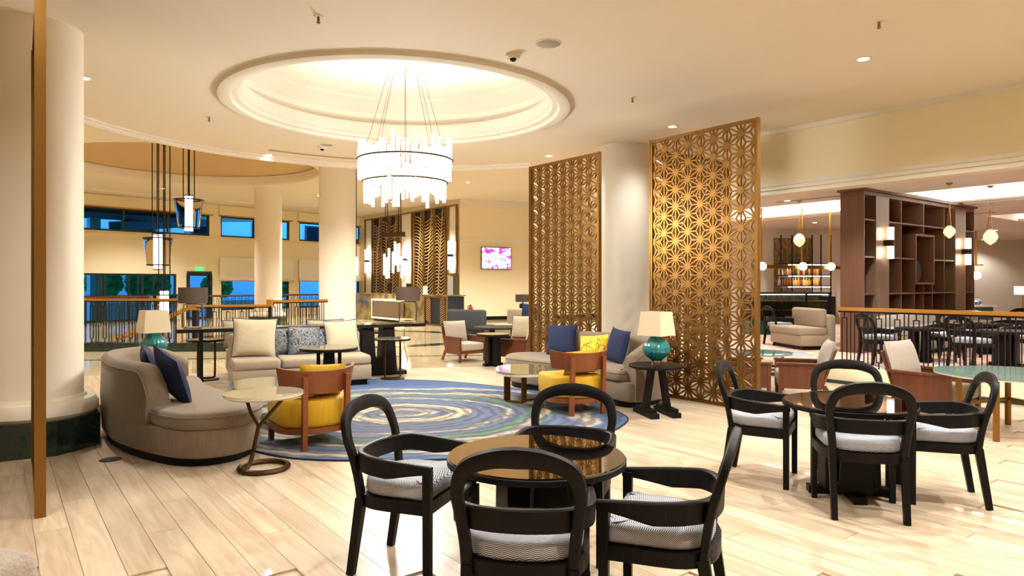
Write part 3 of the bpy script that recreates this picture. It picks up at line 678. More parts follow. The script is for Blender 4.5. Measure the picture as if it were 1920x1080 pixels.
# ================================================================ BENTWOOD DINING CHAIRS
def ribbon(path, w, h, nrm):
    "band along path: thickness w along nrm(i), height h along z-ish"
def chair_proto(label):
    c = thing('bentwood_armchair', label, 'chair')
    def dpoly(fx, bxw, yf, yb, n=14):
        pts = [(-fx+.02, yf), (fx-.02, yf), (fx, yf-.03)]
        for i in range(n+1):
            a = math.pi*i/n; pts.append((bxw*math.copysign(abs(math.cos(a))**.75, math.cos(a)), yb*.0-.02-(abs(yb)-.02)*abs(math.sin(a))**.8))
        pts.append((-fx, yf-.03)); return pts[::-1]
    MB().prism(dpoly(.265, .262, .235, -.275)[::-1], .365, .425).build('seat_frame', 'black_wood', c, smooth=40)
    mb = MB(); mb.puff(dpoly(.245, .24, .225, -.25), .425, .505, .022, .012); mb.build('seat_cushion', 'herringbone', c, smooth=50)
    for s in (-1, 1):
        MB().beam((s*.248, .222, 0), (s*.248, .222, .595), .034, .042, up=(0, 1, 0), w2=.034, h2=.048).build('leg', 'black_wood', c, smooth=0)
        MB().beam((s*.208, -.285, 0), (s*.21, -.215, .40), .036, .042, up=(0, 1, 0), w2=.04, h2=.055).build('leg', 'black_wood', c, smooth=0)
    # arm rail: one bent band from front left round the back to front right
    plan = catmull([(-.262, .255), (-.270, .12), (-.276, -.04), (-.252, -.165), (-.165, -.245), (0, -.275), (.165, -.245), (.252, -.165), (.276, -.04), (.270, .12), (.262, .255)], 5, False)
    rg = []; k = len(plan)
    for i, p in enumerate(plan):
        d = (plan[min(i+1, k-1)]-plan[max(i-1, 0)]).normalized(); nn = Vector((-d.y, d.x)); u = abs(2*i/(k-1)-1)   # 1 at the fronts, 0 at the back
        hgt = .036+.056*min(1, max(0, (1-u)/.35))**1.3; top = .607+.034*min(1, (1-u)/.6)
        t = .013
        rg.append([(p.x-nn.x*t, p.y-nn.y*t, top-hgt), (p.x+nn.x*t, p.y+nn.y*t, top-hgt), (p.x+nn.x*t*1.3, p.y+nn.y*t*1.3, top-.006), (p.x+nn.x*t*.8, p.y+nn.y*t*.8, top), (p.x-nn.x*t*.8, p.y-nn.y*t*.8, top), (p.x-nn.x*t*1.3, p.y-nn.y*t*1.3, top-.006)])
    MB().rings(rg).build('arm_rail', 'black_wood', c, smooth=40)
    # back loop
    lp = catmull([(-.208, -.212, .36), (-.212, -.228, .48), (-.226, -.252, .60), (-.236, -.285, .70), (-.205, -.318, .795), (-.11, -.335, .84), (0, -.34, .85), (.11, -.335, .84), (.205, -.318, .795), (.236, -.285, .70), (.226, -.252, .60), (.212, -.228, .48), (.208, -.212, .36)], 5, False)
    rg = []; k = len(lp); cen = Vector((0, -.27, .66))
    for i, p in enumerate(lp):
        d = (lp[min(i+1, k-1)]-lp[max(i-1, 0)]).normalized(); f = Vector((0, 1, .25)).normalized(); f = (f-d*f.dot(d)).normalized(); r = d.cross(f).normalized()
        u = abs(2*i/(k-1)-1); w = .023+.016*max(0, 1-u/.55); t = .020
        rg.append([tuple(p+r*w+f*t*.7), tuple(p+r*w*.7+f*t), tuple(p-r*w*.7+f*t), tuple(p-r*w+f*t*.7), tuple(p-r*w-f*t*.7), tuple(p-r*w*.7-f*t), tuple(p+r*w*.7-f*t), tuple(p+r*w-f*t*.7)])
    MB().rings(rg).build('back_loop', 'black_wood', c, smooth=40)
    return c
def face(dx, dy): return math.atan2(dy, dx)-math.pi/2
T1, T2 = Vector((.12, 3.37)), Vector((2.40, 4.87))
proto = chair_proto('black bentwood armchair nearest the viewer, back towards us at the nearest round table')
G1, G2, G3 = 'bentwood armchairs at the round tables', 'bentwood armchairs at the round tables', 'bentwood armchairs on the dining platform'
first = [True]; proto.scale = (1, .9, 1)
def put_chair(x, y, ang, label, group, z=0):
    if first[0]:
        first[0] = False; proto.location = (x, y, z); proto.rotation_euler = (0, 0, R(ang)-math.pi/2); proto['label'] = label; proto['group'] = group; return proto
    return dup(proto, (x, y, z), R(ang)-math.pi/2, label, group)
put_chair(.055, 2.84, 83, 'black bentwood armchair nearest the viewer, back towards us at the nearest round table', G1)
put_chair(-.52, 3.63, -19, 'black bentwood armchair on the left of the nearest round table', G1)
put_chair(.655, 2.98, 159, 'black bentwood armchair on the right of the nearest round table, seat facing left', G1)
put_chair(.29, 3.87, -108, 'black bentwood armchair facing us on the rug side of the nearest round table', G1)
put_chair(1.94, 5.28, -29, 'black bentwood armchair on the left of the farther round table', G2)
put_chair(2.31, 4.53, 76, 'black bentwood armchair with its back to us at the farther round table', G2)
put_chair(2.99, 4.80, 160, 'black bentwood armchair on the right of the farther round table', G2)
put_chair(2.56, 5.20, -113, 'black bentwood armchair facing us behind the farther round table', G2)
# ================================================================ ROUND BLACK TABLES
def leg_panel(mb, ang, r, w0, w1, t, z0, z1):
    T = Matrix.Rotation(ang, 4, 'Z') @ Matrix.Translation((r, 0, 0))
    return mb.add([(-t/2, -w0/2, z0), (t/2, -w0/2, z0), (t/2, w0/2, z0), (-t/2, w0/2, z0), (-t/2, -w1/2, z1), (t/2, -w1/2, z1), (t/2, w1/2, z1), (-t/2, w1/2, z1)], [(3, 2, 1, 0), (4, 5, 6, 7), (0, 1, 5, 4), (1, 2, 6, 5), (2, 3, 7, 6), (3, 0, 4, 7)], T)
def round_table(loc, r, h, rz, label, top='bronze_mirror', group='round black pedestal tables', n=4, z=0):
    t = thing('round_table', label, 'table', (*loc, z), rz, group)
    MB().lathe([(r-.03, h-.038), (r, h-.03), (r, h-.004), (r-.006, h)], 64).build('tabletop', 'black_wood', t)
    MB().lathe([(r-.008, h-.002), (r-.008, h+.006)], 64).build('glass_top', top, t)
    for k in range(n): leg_panel(MB(), 2*math.pi*k/n, r*.36, r*.50, r*.36, .045, .05, h-.036).build('leg', 'black_wood', t, smooth=0)
    for k in range(2): MB().box((0, 0, .028+.0*k), (r*1.25, .085, .05), R(90*k)).build('foot_beam', 'black_wood', t, smooth=0) if k == 0 else [MB().box((s*(r*.33), 0, .028), (r*.55, .085, .05), 0, T=Matrix.Rotation(R(90), 4, 'Z')).build('foot_beam', 'black_wood', t, smooth=0) for s in (-1, 1)]
    return t
round_table(T1, .44, .65, R(20), 'round black table with bronze mirror top nearest the viewer')
round_table(T2, .44, .65, R(-10), 'round black table with bronze mirror top near the railing')
round_table((dep(617, 8.75), 8.75), .365, .665, R(15), 'round black table with four flat legs in front of the cushioned sofa', 'mirror_top', z=.012)
round_table(at(924, 686), .30, .58, R(30), 'small round dark table between the two rear wooden armchairs', 'mirror_top')
# ================================================================ SOFAS
def sofa_proto(label):
    s = thing('curved_sofa', label, 'sofa', group='curved grey beige sofas by the rug')
    foot = [(-.90, .20), (-.70, .27), (-.2, .22), (.4, .22), (1.0, .31), (1.45, .34), (1.73, .14), (1.80, -.13), (1.66, -.36), (1.31, -.53), (.8, -.67), (.33, -.715), (-.2, -.71), (-.6, -.63), (-.85, -.38), (-.93, -.05)]
    sm = [tuple(p) for p in catmull(foot, 4)]
    MB().puff(sm, .075, .31, .02, 0).build('base', 'sofa_fabric', s, smooth=50)
    k = len(sm); c0 = Vector((.45, -.17)); MB().prism([tuple(c0+(Vector(p)-c0)*.93) for p in sm], 0, .08).build('plinth', 'black_wood', s, smooth=0)
    seat = [(-.72, .285), (-.2, .235), (.4, .235), (1.0, .325), (1.46, .355), (1.745, .15), (1.815, -.13), (1.67, -.37), (1.32, -.50), (.9, -.50), (.3, -.52), (-.3, -.50), (-.62, -.35), (-.72, -.05)]
    sc_ = MB().puff([tuple(p) for p in catmull(seat, 4)], .30, .445, .04, .012).build('seat_cushion', 'sofa_fabric', s, smooth=50)
    path = catmull([(1.24, -.535), (1.0, -.615), (.65, -.69), (.33, -.715), (-.2, -.71), (-.58, -.635), (-.84, -.39), (-.925, -.05), (-.90, .22)], 6, False)
    rg = []; k = len(path)
    for i, p in enumerate(path):
        d = (path[min(i+1, k-1)]-path[max(i-1, 0)]).normalized(); nn = Vector((d.y, -d.x)); nn = nn if nn.dot(Vector((.3, -.1))-p) > 0 else -nn
        u = i/(k-1); e0 = min(1, u/.10); e1 = min(1, (1-u)/.22)
        H = .80*(.72+.28*math.sin(e0*math.pi/2))*(.78+.22*math.sin(e1*math.pi/2)); T_ = .20; r = .07
        prof = [(0, .08), (-.012, .4), (0, H-r), (r*.3, H-r*.3), (r, H), (T_-r, H), (T_-r*.3, H-r*.3), (T_, H-r), (T_+.03, .42), (T_+.03, .20)]
        rg.append([(p.x+nn.x*a, p.y+nn.y*a, b) for a, b in prof])
    bk_ = MB().rings(rg).build('backrest', 'sofa_fabric', s, smooth=50)
    # piping along the outer top edge
    pts = []
    for i, p in enumerate(path): pts.append(Vector(rg[i][2])+Vector((0, 0, .012)))
    MB().tube(pts, .007, 6).build('piping', 'sofa_fabric', bk_)
    ring = catmull(seat, 4); MB().tube([(p.x, p.y, .41) for p in ring], .007, 6, True).build('piping', 'sofa_fabric', sc_)
    return s
s1 = sofa_proto('curved grey beige chaise sofa at left beside the green plinth column')
s1.location = (-3.40, 7.065, 0); s1.rotation_euler = (0, 0, RA)
s2 = dup(s1, (1.1, 8.96, 0), RA+math.pi, 'curved grey beige chaise sofa in front of the lattice screens')
def pillow(name, sofa_loc, rz, x, y, z, w, h, t, m, label, lean=15, yaw=0, roll=0, pipe=None, group=None, pinch=.07):
    T = frame(sofa_loc, rz); p = T @ Vector((x, y, z))
    o = MB().pillow(w, h, t, pinch=pinch).build('cushion_cover', m, smooth=60)
    th = thing(name, label, 'cushion', p, 0, group); th.rotation_euler = (R(lean), R(roll), rz+R(yaw)); o.parent = th
    # pivot at bottom edge
    o.location = (0, 0, h/2)
    if pipe:
        n = 14; pts = []
        for a, b in [(-1+2*i/n, -1) for i in range(n)]+[(1, -1+2*i/n) for i in range(n)]+[(1-2*i/n, 1) for i in range(n)]+[(-1, 1-2*i/n) for i in range(n)]:
            pts.append((a*w/2*(1-pinch*(1-b*b)*a*a), 0, b*h/2*(1-pinch*(1-a*a)*b*b)))
        MB().tube(pts, .008, 6, True).build('piping', pipe, o)
    return th
S1, S2 = (-3.40, 7.065), (1.1, 8.96)
pillow('cushion', S1, RA, .98, -.22, .45, .50, .50, .15, 'navy', 'navy cushion nearest the seam end of the left curved sofa', 22, 12, 14)
pillow('cushion', S1, RA, .42, -.27, .45, .48, .48, .15, 'navy', 'navy cushion tucked behind the first on the left curved sofa', 20, -5, 5)
pillow('cushion', S2, RA+math.pi, .98, -.24, .45, .47, .47, .15, 'navy', 'navy cushion at the chaise end of the sofa by the screens', 18, 25, 3)
pillow('cushion', S2, RA+math.pi, .36, -.28, .45, .52, .34, .13, 'yellow_print', 'yellow cushion with a geometric line print on the sofa by the screens', 14, 5, 6)
pillow('cushion', S2, RA+math.pi, -.12, -.20, .45, .44, .46, .15, 'navy', 'navy cushion next to the arm of the sofa by the screens', 14, -14, -4)
# straight sofa with loose cushions
AS = R(26); O3 = (-3.77, 9.2)
def straight_sofa(loc, rz, label, L=1.9, D=.92):
    s = thing('armless_sofa', label, 'sofa', (*loc, 0), rz, 'armless beige sofas set back to back')
    MB().rbox((L/2, D/2, .20), (L, D, .22), .015, 2).build('base', 'beige_fabric', s, smooth=50)
    MB().bx(.05, L-.05, .06, D-.05, 0, .10).build('plinth', 'black_wood', s, smooth=0)
    for k in range(3): MB().rbox(((k+.5)*L/3, .36, .375), (L/3-.008, .74, .15), .045, 4).build('seat_cushion', 'beige_fabric', s, smooth=60)
    MB().rbox((L/2, D-.11, .50), (L, .20, .52), .05, 4).build('backrest', 'beige_fabric', s, smooth=60)
    return s
straight_sofa(O3, AS, 'beige armless sofa with patterned cushions facing the rug')
GP = 'cushions on the armless sofa'
pillow('cushion', O3, AS, .31, .42, .45, .60, .56, .17, 'cream_fabric', 'large cream cushion with dark piping at the left end of the sofa', -14, -8, 2, 'piping')
pillow('cushion', O3, AS, 1.60, .50, .45, .52, .50, .17, 'cream_fabric', 'large cream cushion with dark piping at the right end of the sofa', -14, 6, -2, 'piping')
pillow('cushion', O3, AS, .76, .58, .45, .42, .40, .14, 'blue_print', 'blue and ochre print cushion beside the left cream cushion', -14, 0, 0, 'piping')
pillow('cushion', O3, AS, 1.02, .48, .45, .46, .42, .15, 'blue_print', 'blue and ochre print cushion in the middle, overlapping its neighbours', -16, 4, 3, 'piping')
pillow('cushion', O3, AS, 1.30, .58, .45, .42, .38, .14, 'blue_print', 'blue and ochre print cushion beside the right cream cushion', -14, 0, -3, 'piping')
O4 = tuple((frame(O3, AS) @ Vector((1.95, 2.42, 0))).xy)
straight_sofa(O4, AS+math.pi, 'beige armless sofa hidden behind the long dark console')
pillow('cushion', O4, AS+math.pi, 1.62, .40, .45, .70, .46, .17, 'cream_fabric', 'white cushion peeking above the console, left one', -10, 0, 0, 'piping')
pillow('cushion', O4, AS+math.pi, .35, .40, .45, .62, .44, .17, 'cream_fabric', 'white cushion peeking above the console, right one', -10, 0, 0, 'piping')
# ================================================================ CONSOLE
cz = .83; c0 = Vector((-4.9, 9.97)); c1 = Vector((-1.54, 11.61)); d = c1-c0; ca = math.atan2(d.y, d.x); CL = d.length
con = thing('console_table', 'long dark console with slab legs behind the armless sofa', 'console', (*c0, 0), ca)
MB().bx(0, CL, -.22, .22, cz-.05, cz).build('tabletop', 'black_wood', con, smooth=0)
MB().bx(.01, CL-.01, -.21, .21, cz, cz+.006).build('glass_top', 'mirror_top', con, smooth=0)
for x in (2.78, 3.12):
    MB().add([(x-.12, -.18, .05), (x+.14, -.18, .05), (x+.14, .18, .05), (x-.12, .18, .05), (x-.08, -.16, cz-.05), (x+.10, -.16, cz-.05), (x+.10, .16, cz-.05), (x-.08, .16, cz-.05)], [(3, 2, 1, 0), (4, 5, 6, 7), (0, 1, 5, 4), (1, 2, 6, 5), (2, 3, 7, 6), (3, 0, 4, 7)]).build('leg', 'black_wood', con, smooth=0)
MB().bx(2.55, 3.42, -.20, .20, 0, .06).build('foot', 'black_wood', con, smooth=0); [MB().bx(.30, .35, y-.025, y+.025, 0, cz-.05).build('leg', 'black_wood', con, smooth=0) for y in (-.17, .17)]
MB().bx(2.90, 3.0, -.17, .17, .06, .28).build('stretcher', 'black_wood', con, smooth=0)
TC = frame(c0, ca)
def ring_lamp(px, label, sh=.62):
    q = (px-960)/F_; best = min((abs((TC @ Vector((x/100, 0, 0))).x-q*(TC @ Vector((x/100, 0, 0))).y), x/100) for x in range(0, int(CL*100)))[1]
    p = TC @ Vector((best, 0, cz+.007)); l = thing('table_lamp', label, 'lamp', p, 0, 'dark drum lamps on the console')
    MB().lathe([(.20, .37), (.20, .60)], 40, cap=False).build('shade', 'dark_shade', l)
    pts = [(-.14, 0, .06), (-.12, 0, .015), (.12, 0, .015), (.14, 0, .06), (.14, 0, .30), (.11, 0, .345), (-.11, 0, .345), (-.14, 0, .30)]
    MB().tube([tuple(v) for v in catmull(pts, 5)], .014, 8, True).build('base_ring', 'chrome', l)
    MB().cyl((0, 0, .33), .012, .2, 10).build('stem', 'chrome', l); MB().cyl((0, 0, 0), .09, .012, 24).build('foot', 'chrome', l)
ring_lamp(362, 'dark drum lamp with a chrome loop base at the left end of the console')
ring_lamp(765, 'dark drum lamp with a chrome loop base at the right end of the console')
# ================================================================ SMALL TABLES
def c_table(loc, r, h, label, rz=0, m='bronze_dark', top='mirror_top'):
    t = thing('side_table', label, 'table', (*loc, 0), rz, 'slim bronze side tables')
    MB().lathe([(r, h-.03), (r, h-.006)], 48).build('tabletop', 'black_wood', t); MB().lathe([(r-.004, h-.006), (r-.004, h+.004)], 48).build('glass_top', top, t)
    pts = catmull([(-.12, 0, h-.03), (-.12, 0, .10), (-.09, 0, .04), (.09, 0, .04), (.12, 0, .10), (.12, 0, h-.03)], 5, False)
    MB().tube([tuple(p) for p in pts], .016, 8).build('leg_loop', m, t); MB().lathe([(.19, 0), (.19, .02)], 40).build('base_disc', m, t)
c_table(at(387, 712), .26, .63, 'round bronze loop side table at the left end of the armless sofa', R(20))
c_table(at(736, 711), .28, .64, 'round bronze loop side table under the right end of the console', R(20))
c_table((dep(708, 12.3), 12.3), .26, .64, 'round bronze loop side table farther behind the console', R(0))
# Y leg pedestal table
yt = thing('pedestal_table', 'white topped round table on a forked bronze stem and ring base', 'table', (*at(495, 880), 0))
MB().lathe([(.275, .585), (.305, .60), (.305, .612)], 64).build('tabletop', 'marble_white', yt); MB().lathe([(.307, .612), (.307, .622)], 64).build('glass_top', 'pale_reflection_glass', yt)
MB().tube([(.185*math.cos(R(a)), .185*math.sin(R(a)), .02) for a in range(0, 360, 8)], .022, 8, True).build('base_ring', 'bronze_dark', yt)
MB().tube([tuple(v) for v in catmull([(-.10, -.17, .02), (-.075, -.12, .06), (-.06, -.08, .15), (-.035, -.02, .36)], 5, False)], .016, 8).build('stem', 'bronze_dark', yt)
for a, b in (((-.035, -.02, .35), (-.15, 0, .59)), ((-.035, -.02, .35), (.17, 0, .59))): MB().tube([a, ((a[0]+b[0])/2-.01, -.01, (a[2]+b[2])/2-.01), b], .014, 8).build('branch', 'bronze_dark', yt)
MB().tube([(-.10, -.17, .02), (-.16, -.08, .02)], .018, 8).build('spur', 'bronze_dark', yt)
def coffee_table(loc, rx, ry, rz, label, leg_rz=0):
    t = thing('coffee_table', label, 'table', (*loc, .012), rz, 'low pebble shaped coffee tables')
    pb = [tuple(p) for p in catmull([(rx*math.cos(R(a))*(1+.10*math.cos(R(3*a))), ry*math.sin(R(a))*(1+.08*math.cos(R(3*a)))) for a in range(0, 360, 24)], 4)]
    MB().prism(pb, .355, .385).build('tabletop', 'marble_white', t, smooth=40); MB().prism([(x*1.004, y*1.004) for x, y in pb], .385, .397).build('glass_top', 'mirror_top', t, smooth=40)
    T = Matrix.Rotation(leg_rz, 4, 'Z')
    for k, (x, y) in enumerate(((-.30, -.08), (-.12, -.26), (.32, .18))): MB().box((x, y, .185), (.085, .02, .34), R(20+20*k), T=T).build('leg', 'bronze', t, smooth=0)
    MB().beam(T @ Vector((-.30, -.08, .012)), T @ Vector((-.12, -.26, .012)), .06, .02).build('foot_bar', 'bronze', t, smooth=0)
    MB().beam(T @ Vector((-.20, -.16, .010)), T @ Vector((.32, .18, .010)), .06, .016).build('foot_bar', 'bronze', t, smooth=0)
coffee_table((.22, 8.72), .47, .50, 0, 'pebble shaped glass coffee table in front of the sofa by the screens', R(10))
coffee_table((-2.52, 7.52), .60, .50, R(20), 'pebble shaped glass coffee table behind the forked pedestal table')
# lamp table with two A legs
lt = thing('lamp_table', 'round black table on two splayed legs with block feet', 'table', (1.65, 7.80, 0), math.atan2(-.5, .11)+math.pi/2)
MB().lathe([(.29, .535), (.315, .545), (.315, .565), (.31, .57)], 56).build('tabletop', 'black_wood', lt)
for s in (-1, 1):
    MB().bx(s*.13-.05, s*.13+.05, -.26, .26, 0, .055).build('foot', 'black_wood', lt, smooth=0); MB().bx(s*.13-.045, s*.13+.045, -.2, .2, .055, .09).build('foot_block', 'black_wood', lt, smooth=0)
    MB().beam((s*.13, 0, .08), (s*.06, 0, .54), .055, .10, up=(0, 1, 0)).build('leg', 'black_wood', lt, smooth=0)
def teal_lamp(p, label, table=False):
    l = thing('table_lamp', label, 'lamp', p, R(45), 'teal glass lamps with square cream shades')
    prof = [(.055, .05), (.075, .065), (.115, .10), (.148, .145), (.155, .19), (.135, .24), (.095, .285), (.062, .33), (.048, .365)]; n = 40
    rg = [[(r*(1+.022*math.cos(20*2*math.pi*i/(n*4)*1.0))*math.cos(2*math.pi*i/(n*4)), r*(1+.022*math.cos(20*2*math.pi*i/(n*4)))*math.sin(2*math.pi*i/(n*4)), z) for i in range(n*4)] for r, z in prof]
    MB().rings(rg).build('glass_body', 'teal_glass', l, smooth=60)
    MB().lathe([(.06, 0), (.06, .05)], 32).build('base', 'chrome', l); MB().lathe([(.03, .36), (.03, .40)], 20).build('neck', 'chrome', l)
    a, b = .155, .128; z0, z1 = .335, .605
    sh = MB(); c = [(-1, -1), (1, -1), (1, 1), (-1, 1)]
    sh.rings([[(x*a, y*a, z0) for x, y in c], [(x*b, y*b, z1) for x, y in c], [(x*(b-.004), y*(b-.004), z1) for x, y in c], [(x*(a-.004), y*(a-.004), z0) for x, y in c]], cap=False, closed=True); sh.build('shade', 'lamp_shade', l, smooth=0)
    MB().cyl((0, 0, .40), .02, .1, 12).build('socket', 'chrome', l)
    return l
teal_lamp((1.65, 7.80, .57), 'teal ribbed glass lamp on the black table by the lattice screen')
tl = thing('lamp_table', 'round black side table hidden behind the left curved sofa', 'table', (-4.42, 8.42, 0)); MB().lathe([(.26, .53), (.27, .54), (.27, .56)], 40).build('tabletop', 'black_wood', tl)
for k in range(3): leg_panel(MB(), R(120*k), .12, .10, .08, .03, 0, .53).build('leg', 'black_wood', tl, smooth=0)
teal_lamp((-4.42, 8.42, .56), 'teal ribbed glass lamp behind the left curved sofa')
def cable(pts, label): return tag(MB().tube([tuple(v) for v in catmull(pts, 6, False)], .006, 6).build('power_cord', 'cable'), label, 'cord')
cable([(1.80, 7.98, .53), (1.83, 8.02, .35), (1.80, 8.0, .12), (1.86, 8.12, .01), (1.95, 8.4, .01)], 'black cord hanging from the lamp table by the screen')
p = Vector((*at(760, 700), 0)); cable([(dep(758, 10.95), 10.95, .76), (dep(758, 10.9), 10.9, .5), (p.x+.05, p.y-.1, .2), (p.x-.02, p.y-.3, .01), (p.x-.25, p.y-.2, .01), (p.x-.35, p.y, .02)], 'thin cord hanging from the right end of the console')
cable([(-4.25, 8.55, .5), (-4.15, 8.6, .2), (-4.2, 9.0, .01), (-4.35, 9.6, .01), (-4.75, 10.1, .01)], 'black cord on the floor behind the left curved sofa')
# ================================================================ YELLOW TUB CHAIRS
def tub_chair(label):
    c = thing('tub_chair', label, 'chair', group='yellow velvet tub chairs with wooden backs')   # faces +y
    D = lambda k, yf: [(-.31*k, yf), (.31*k, yf)]+[(.335*k*math.cos(math.pi*i/16), -.03-.27*k*math.sin(math.pi*i/16)) for i in range(17)]
    MB().puff(D(1, .33), .175, .435, .04, .015).build('seat_cushion', 'yellow_velvet', c, smooth=50)
    MB().prism(D(1.03, .33), .13, .18).build('seat_rail', 'cherry', c, smooth=40)
    for s in (-1, 1):
        MB().box((s*.285, .30, .09), (.045, .045, .18)).build('leg', 'cherry', c, smooth=0)
        MB().beam((s*.20, -.31, 0), (s*.20, -.335, .66), .045, .05, up=(0, 1, 0)).build('back_post', 'cherry', c, smooth=0)
    rg = []; n = 24
    for i in range(n+1):
        a = R(12+156*i/n); cx, sy = math.cos(a), -math.sin(a); e = abs(2*i/n-1); z0, z1 = .49+.03*e, .70+.03*e*e; t = .014
        r0 = .335; r1 = .37
        rg.append([((r0-t)*cx, -.02+(r0-t)*sy*.88, z0), ((r0+t)*cx, -.02+(r0+t)*sy*.88, z0), ((r1+t)*cx, -.02+(r1+t)*sy*.88, z1), ((r1-t)*cx, -.02+(r1-t)*sy*.88, z1)])
    MB().rings(rg).build('backrest', 'cherry', c, smooth=40)
    return c
GY = 'yellow velvet tub chairs with wooden backs'
ya = tub_chair('yellow tub chair with curved wooden back beside the forked table'); ya.location = (-1.88, 6.43, .012); ya.rotation_euler = (0, 0, R(128)-math.pi/2)
yb = dup(ya, (.73, 8.0, .012), R(113)-math.pi/2, 'yellow tub chair with curved wooden back facing the sofa by the screens')
pillow('cushion', (-1.88, 6.43), R(128)-math.pi/2, .0, -.12, .45, .46, .33, .15, 'yellow_velvet', 'crumpled yellow velvet cushion in the tub chair by the forked table', 18, 3, 3)
pillow('cushion', (.73, 8.0), R(113)-math.pi/2, .0, -.12, .45, .44, .30, .15, 'yellow_velvet', 'yellow velvet cushion in the tub chair facing the screens', 18, 3, -3)
# ================================================================ WOODEN LOUNGE ARMCHAIRS
def lounge_chair(label):
    c = thing('lounge_armchair', label, 'armchair', group='wooden lounge armchairs with pale cushions')   # faces +y
    for s in (-1, 1):
        MB().add([(s*.33-.015, -.26, .17), (s*.33+.015, -.26, .17), (s*.33+.015, .30, .17), (s*.33-.015, .30, .17), (s*.33-.015, -.34, .53), (s*.33+.015, -.34, .53), (s*.33+.015, .33, .53), (s*.33-.015, .33, .53)], [(3, 2, 1, 0), (4, 5, 6, 7), (0, 1, 5, 4), (1, 2, 6, 5), (2, 3, 7, 6), (3, 0, 4, 7)]).build('side_panel', 'walnut', c, smooth=0)
        MB().bx(s*.335-.04, s*.335+.04, -.36, .36, .53, .555).build('armrest', 'walnut', c, smooth=0)
        MB().beam((s*.33, .31, 0), (s*.33, .31, .53), .045, .05, up=(0, 1, 0)).build('leg', 'walnut', c, smooth=0)
        MB().beam((s*.31, -.44, 0), (s*.32, -.30, .22), .04, .05, up=(0, 1, 0)).build('leg', 'walnut', c, smooth=0)
    MB().bx(-.315, .315, -.30, .32, .18, .24).build('seat_rail', 'walnut', c, smooth=0)
    mb = MB(); rg = []
    for i in range(11):
        u = i/10*2-1; x = .335*u; b = -.05*(1-u*u)
        rg.append([(x, -.27+b, .18), (x, -.25+b, .18), (x, -.44+b, .76), (x, -.465+b, .76)])
    mb.rings(rg).build('back_panel', 'walnut', c, smooth=40)
    MB().rbox((0, .02, .33), (.60, .66, .17), .05, 4).build('seat_cushion', 'boucle', c, smooth=60)
    T = Matrix.Translation((0, -.30, .40)) @ Matrix.Rotation(R(16), 4, 'X')
    o = MB().pillow(.60, .50, .20, T=T @ Matrix.Translation((0, 0, .25)), pinch=.04).build('back_cushion', 'boucle', c, smooth=60)
    return c
GL = 'wooden lounge armchairs with pale cushions'
lc = lounge_chair('wooden armchair with speckled cushions facing left in front of the platform'); lc.scale = (.86, .86, .86); lc.location = (3.80, 9.00, 0); lc.rotation_euler = (0, 0, R(163)-math.pi/2)
def pa(px, py): return at(px, py)
big = dup(lc, (4.72, 7.62, 0), R(-58)-math.pi/2, 'wooden armchair with tall speckled back cushion facing the right edge')
big.scale = (.95, .95, .95)
dup(lc, (-.92, 13.25, 0), R(-52)-math.pi/2, 'wooden armchair with cream cushion on the left of the small rear table')
dup(lc, (.14, 12.75, 0), R(150)-math.pi/2, 'wooden armchair half hidden by the left lattice screen')
dup(lc, (3.1, 9.15, 0), R(-8)-math.pi/2, 'wooden armchair mostly hidden behind the right lattice screen')
# ================================================================ RUG
def blob(c, r, seed, n=60, amp=.05):
    rnd = random.Random(seed); ph = [rnd.uniform(0, 6.28) for _ in range(4)]; o = []
    for i in range(n):
        a = 2*math.pi*i/n; k = 1+amp*(math.sin(2*a+ph[0])*.9+math.sin(3*a+ph[1])*.6+.35*math.sin(5*a+ph[2])+.2*math.sin(9*a+ph[3])); o.append((r*k*math.cos(a), r*k*math.sin(a)))
    return o
rug = thing('rug', 'large round agate patterned rug in blue, green and sand', 'rug', (-1.22, 8.12, 0), 0)
rp_ = [(2.38, -.95), (2.50, -.55), (2.42, -.1), (2.28, .35), (2.05, .85), (1.65, 1.25), (1.0, 1.75), (.4, 2.15), (-.2, 2.38), (-1.0, 2.46), (-1.7, 2.0), (-2.1, 1.4), (-2.2, .7), (-2.25, -.1), (-2.0, -.9), (-1.55, -1.6), (-1.2, -1.95), (-.65, -2.30), (0, -2.38), (.75, -2.32), (1.4, -2.1), (2.0, -1.6)]
poly = [tuple(p) for p in catmull(rp_, 5)]
MB().prism(poly, .001, .012).build('pile', 'agate_rug', rug, smooth=0)
MB().tube([(x, y, .008) for x, y in poly], .009, 6, True).build('bound_edge', 'navy', rug)
# floor outlet
fo = thing('floor_outlet', 'round dark floor outlet cover beside the left curved sofa', 'outlet', (*at(207, 862), 0)); MB().lathe([(.075, .001), (.075, .006), (.06, .008)], 32).build('cover', 'black_iron', fo); MB().lathe([(.085, .0005), (.085, .003)], 32).build('ring', 'bronze_dark', fo)
# grey ottoman in the near left corner
ot = thing('ottoman', 'grey speckled upholstered seat corner at the bottom left', 'seat', (-2.33, 2.47, 0), R(-18))
MB().rbox((0, 0, .37), (.80, .70, .17), .05, 4).build('seat_cushion', 'boucle', ot, smooth=60); MB().rbox((0, 0, .20), (.78, .68, .16), .02, 2).build('base', 'boucle', ot, smooth=50)
for x in (-.33, .33):
    for y in (-.28, .28): MB().box((x, y, .06), (.05, .05, .12)).build('leg', 'walnut', ot, smooth=0)
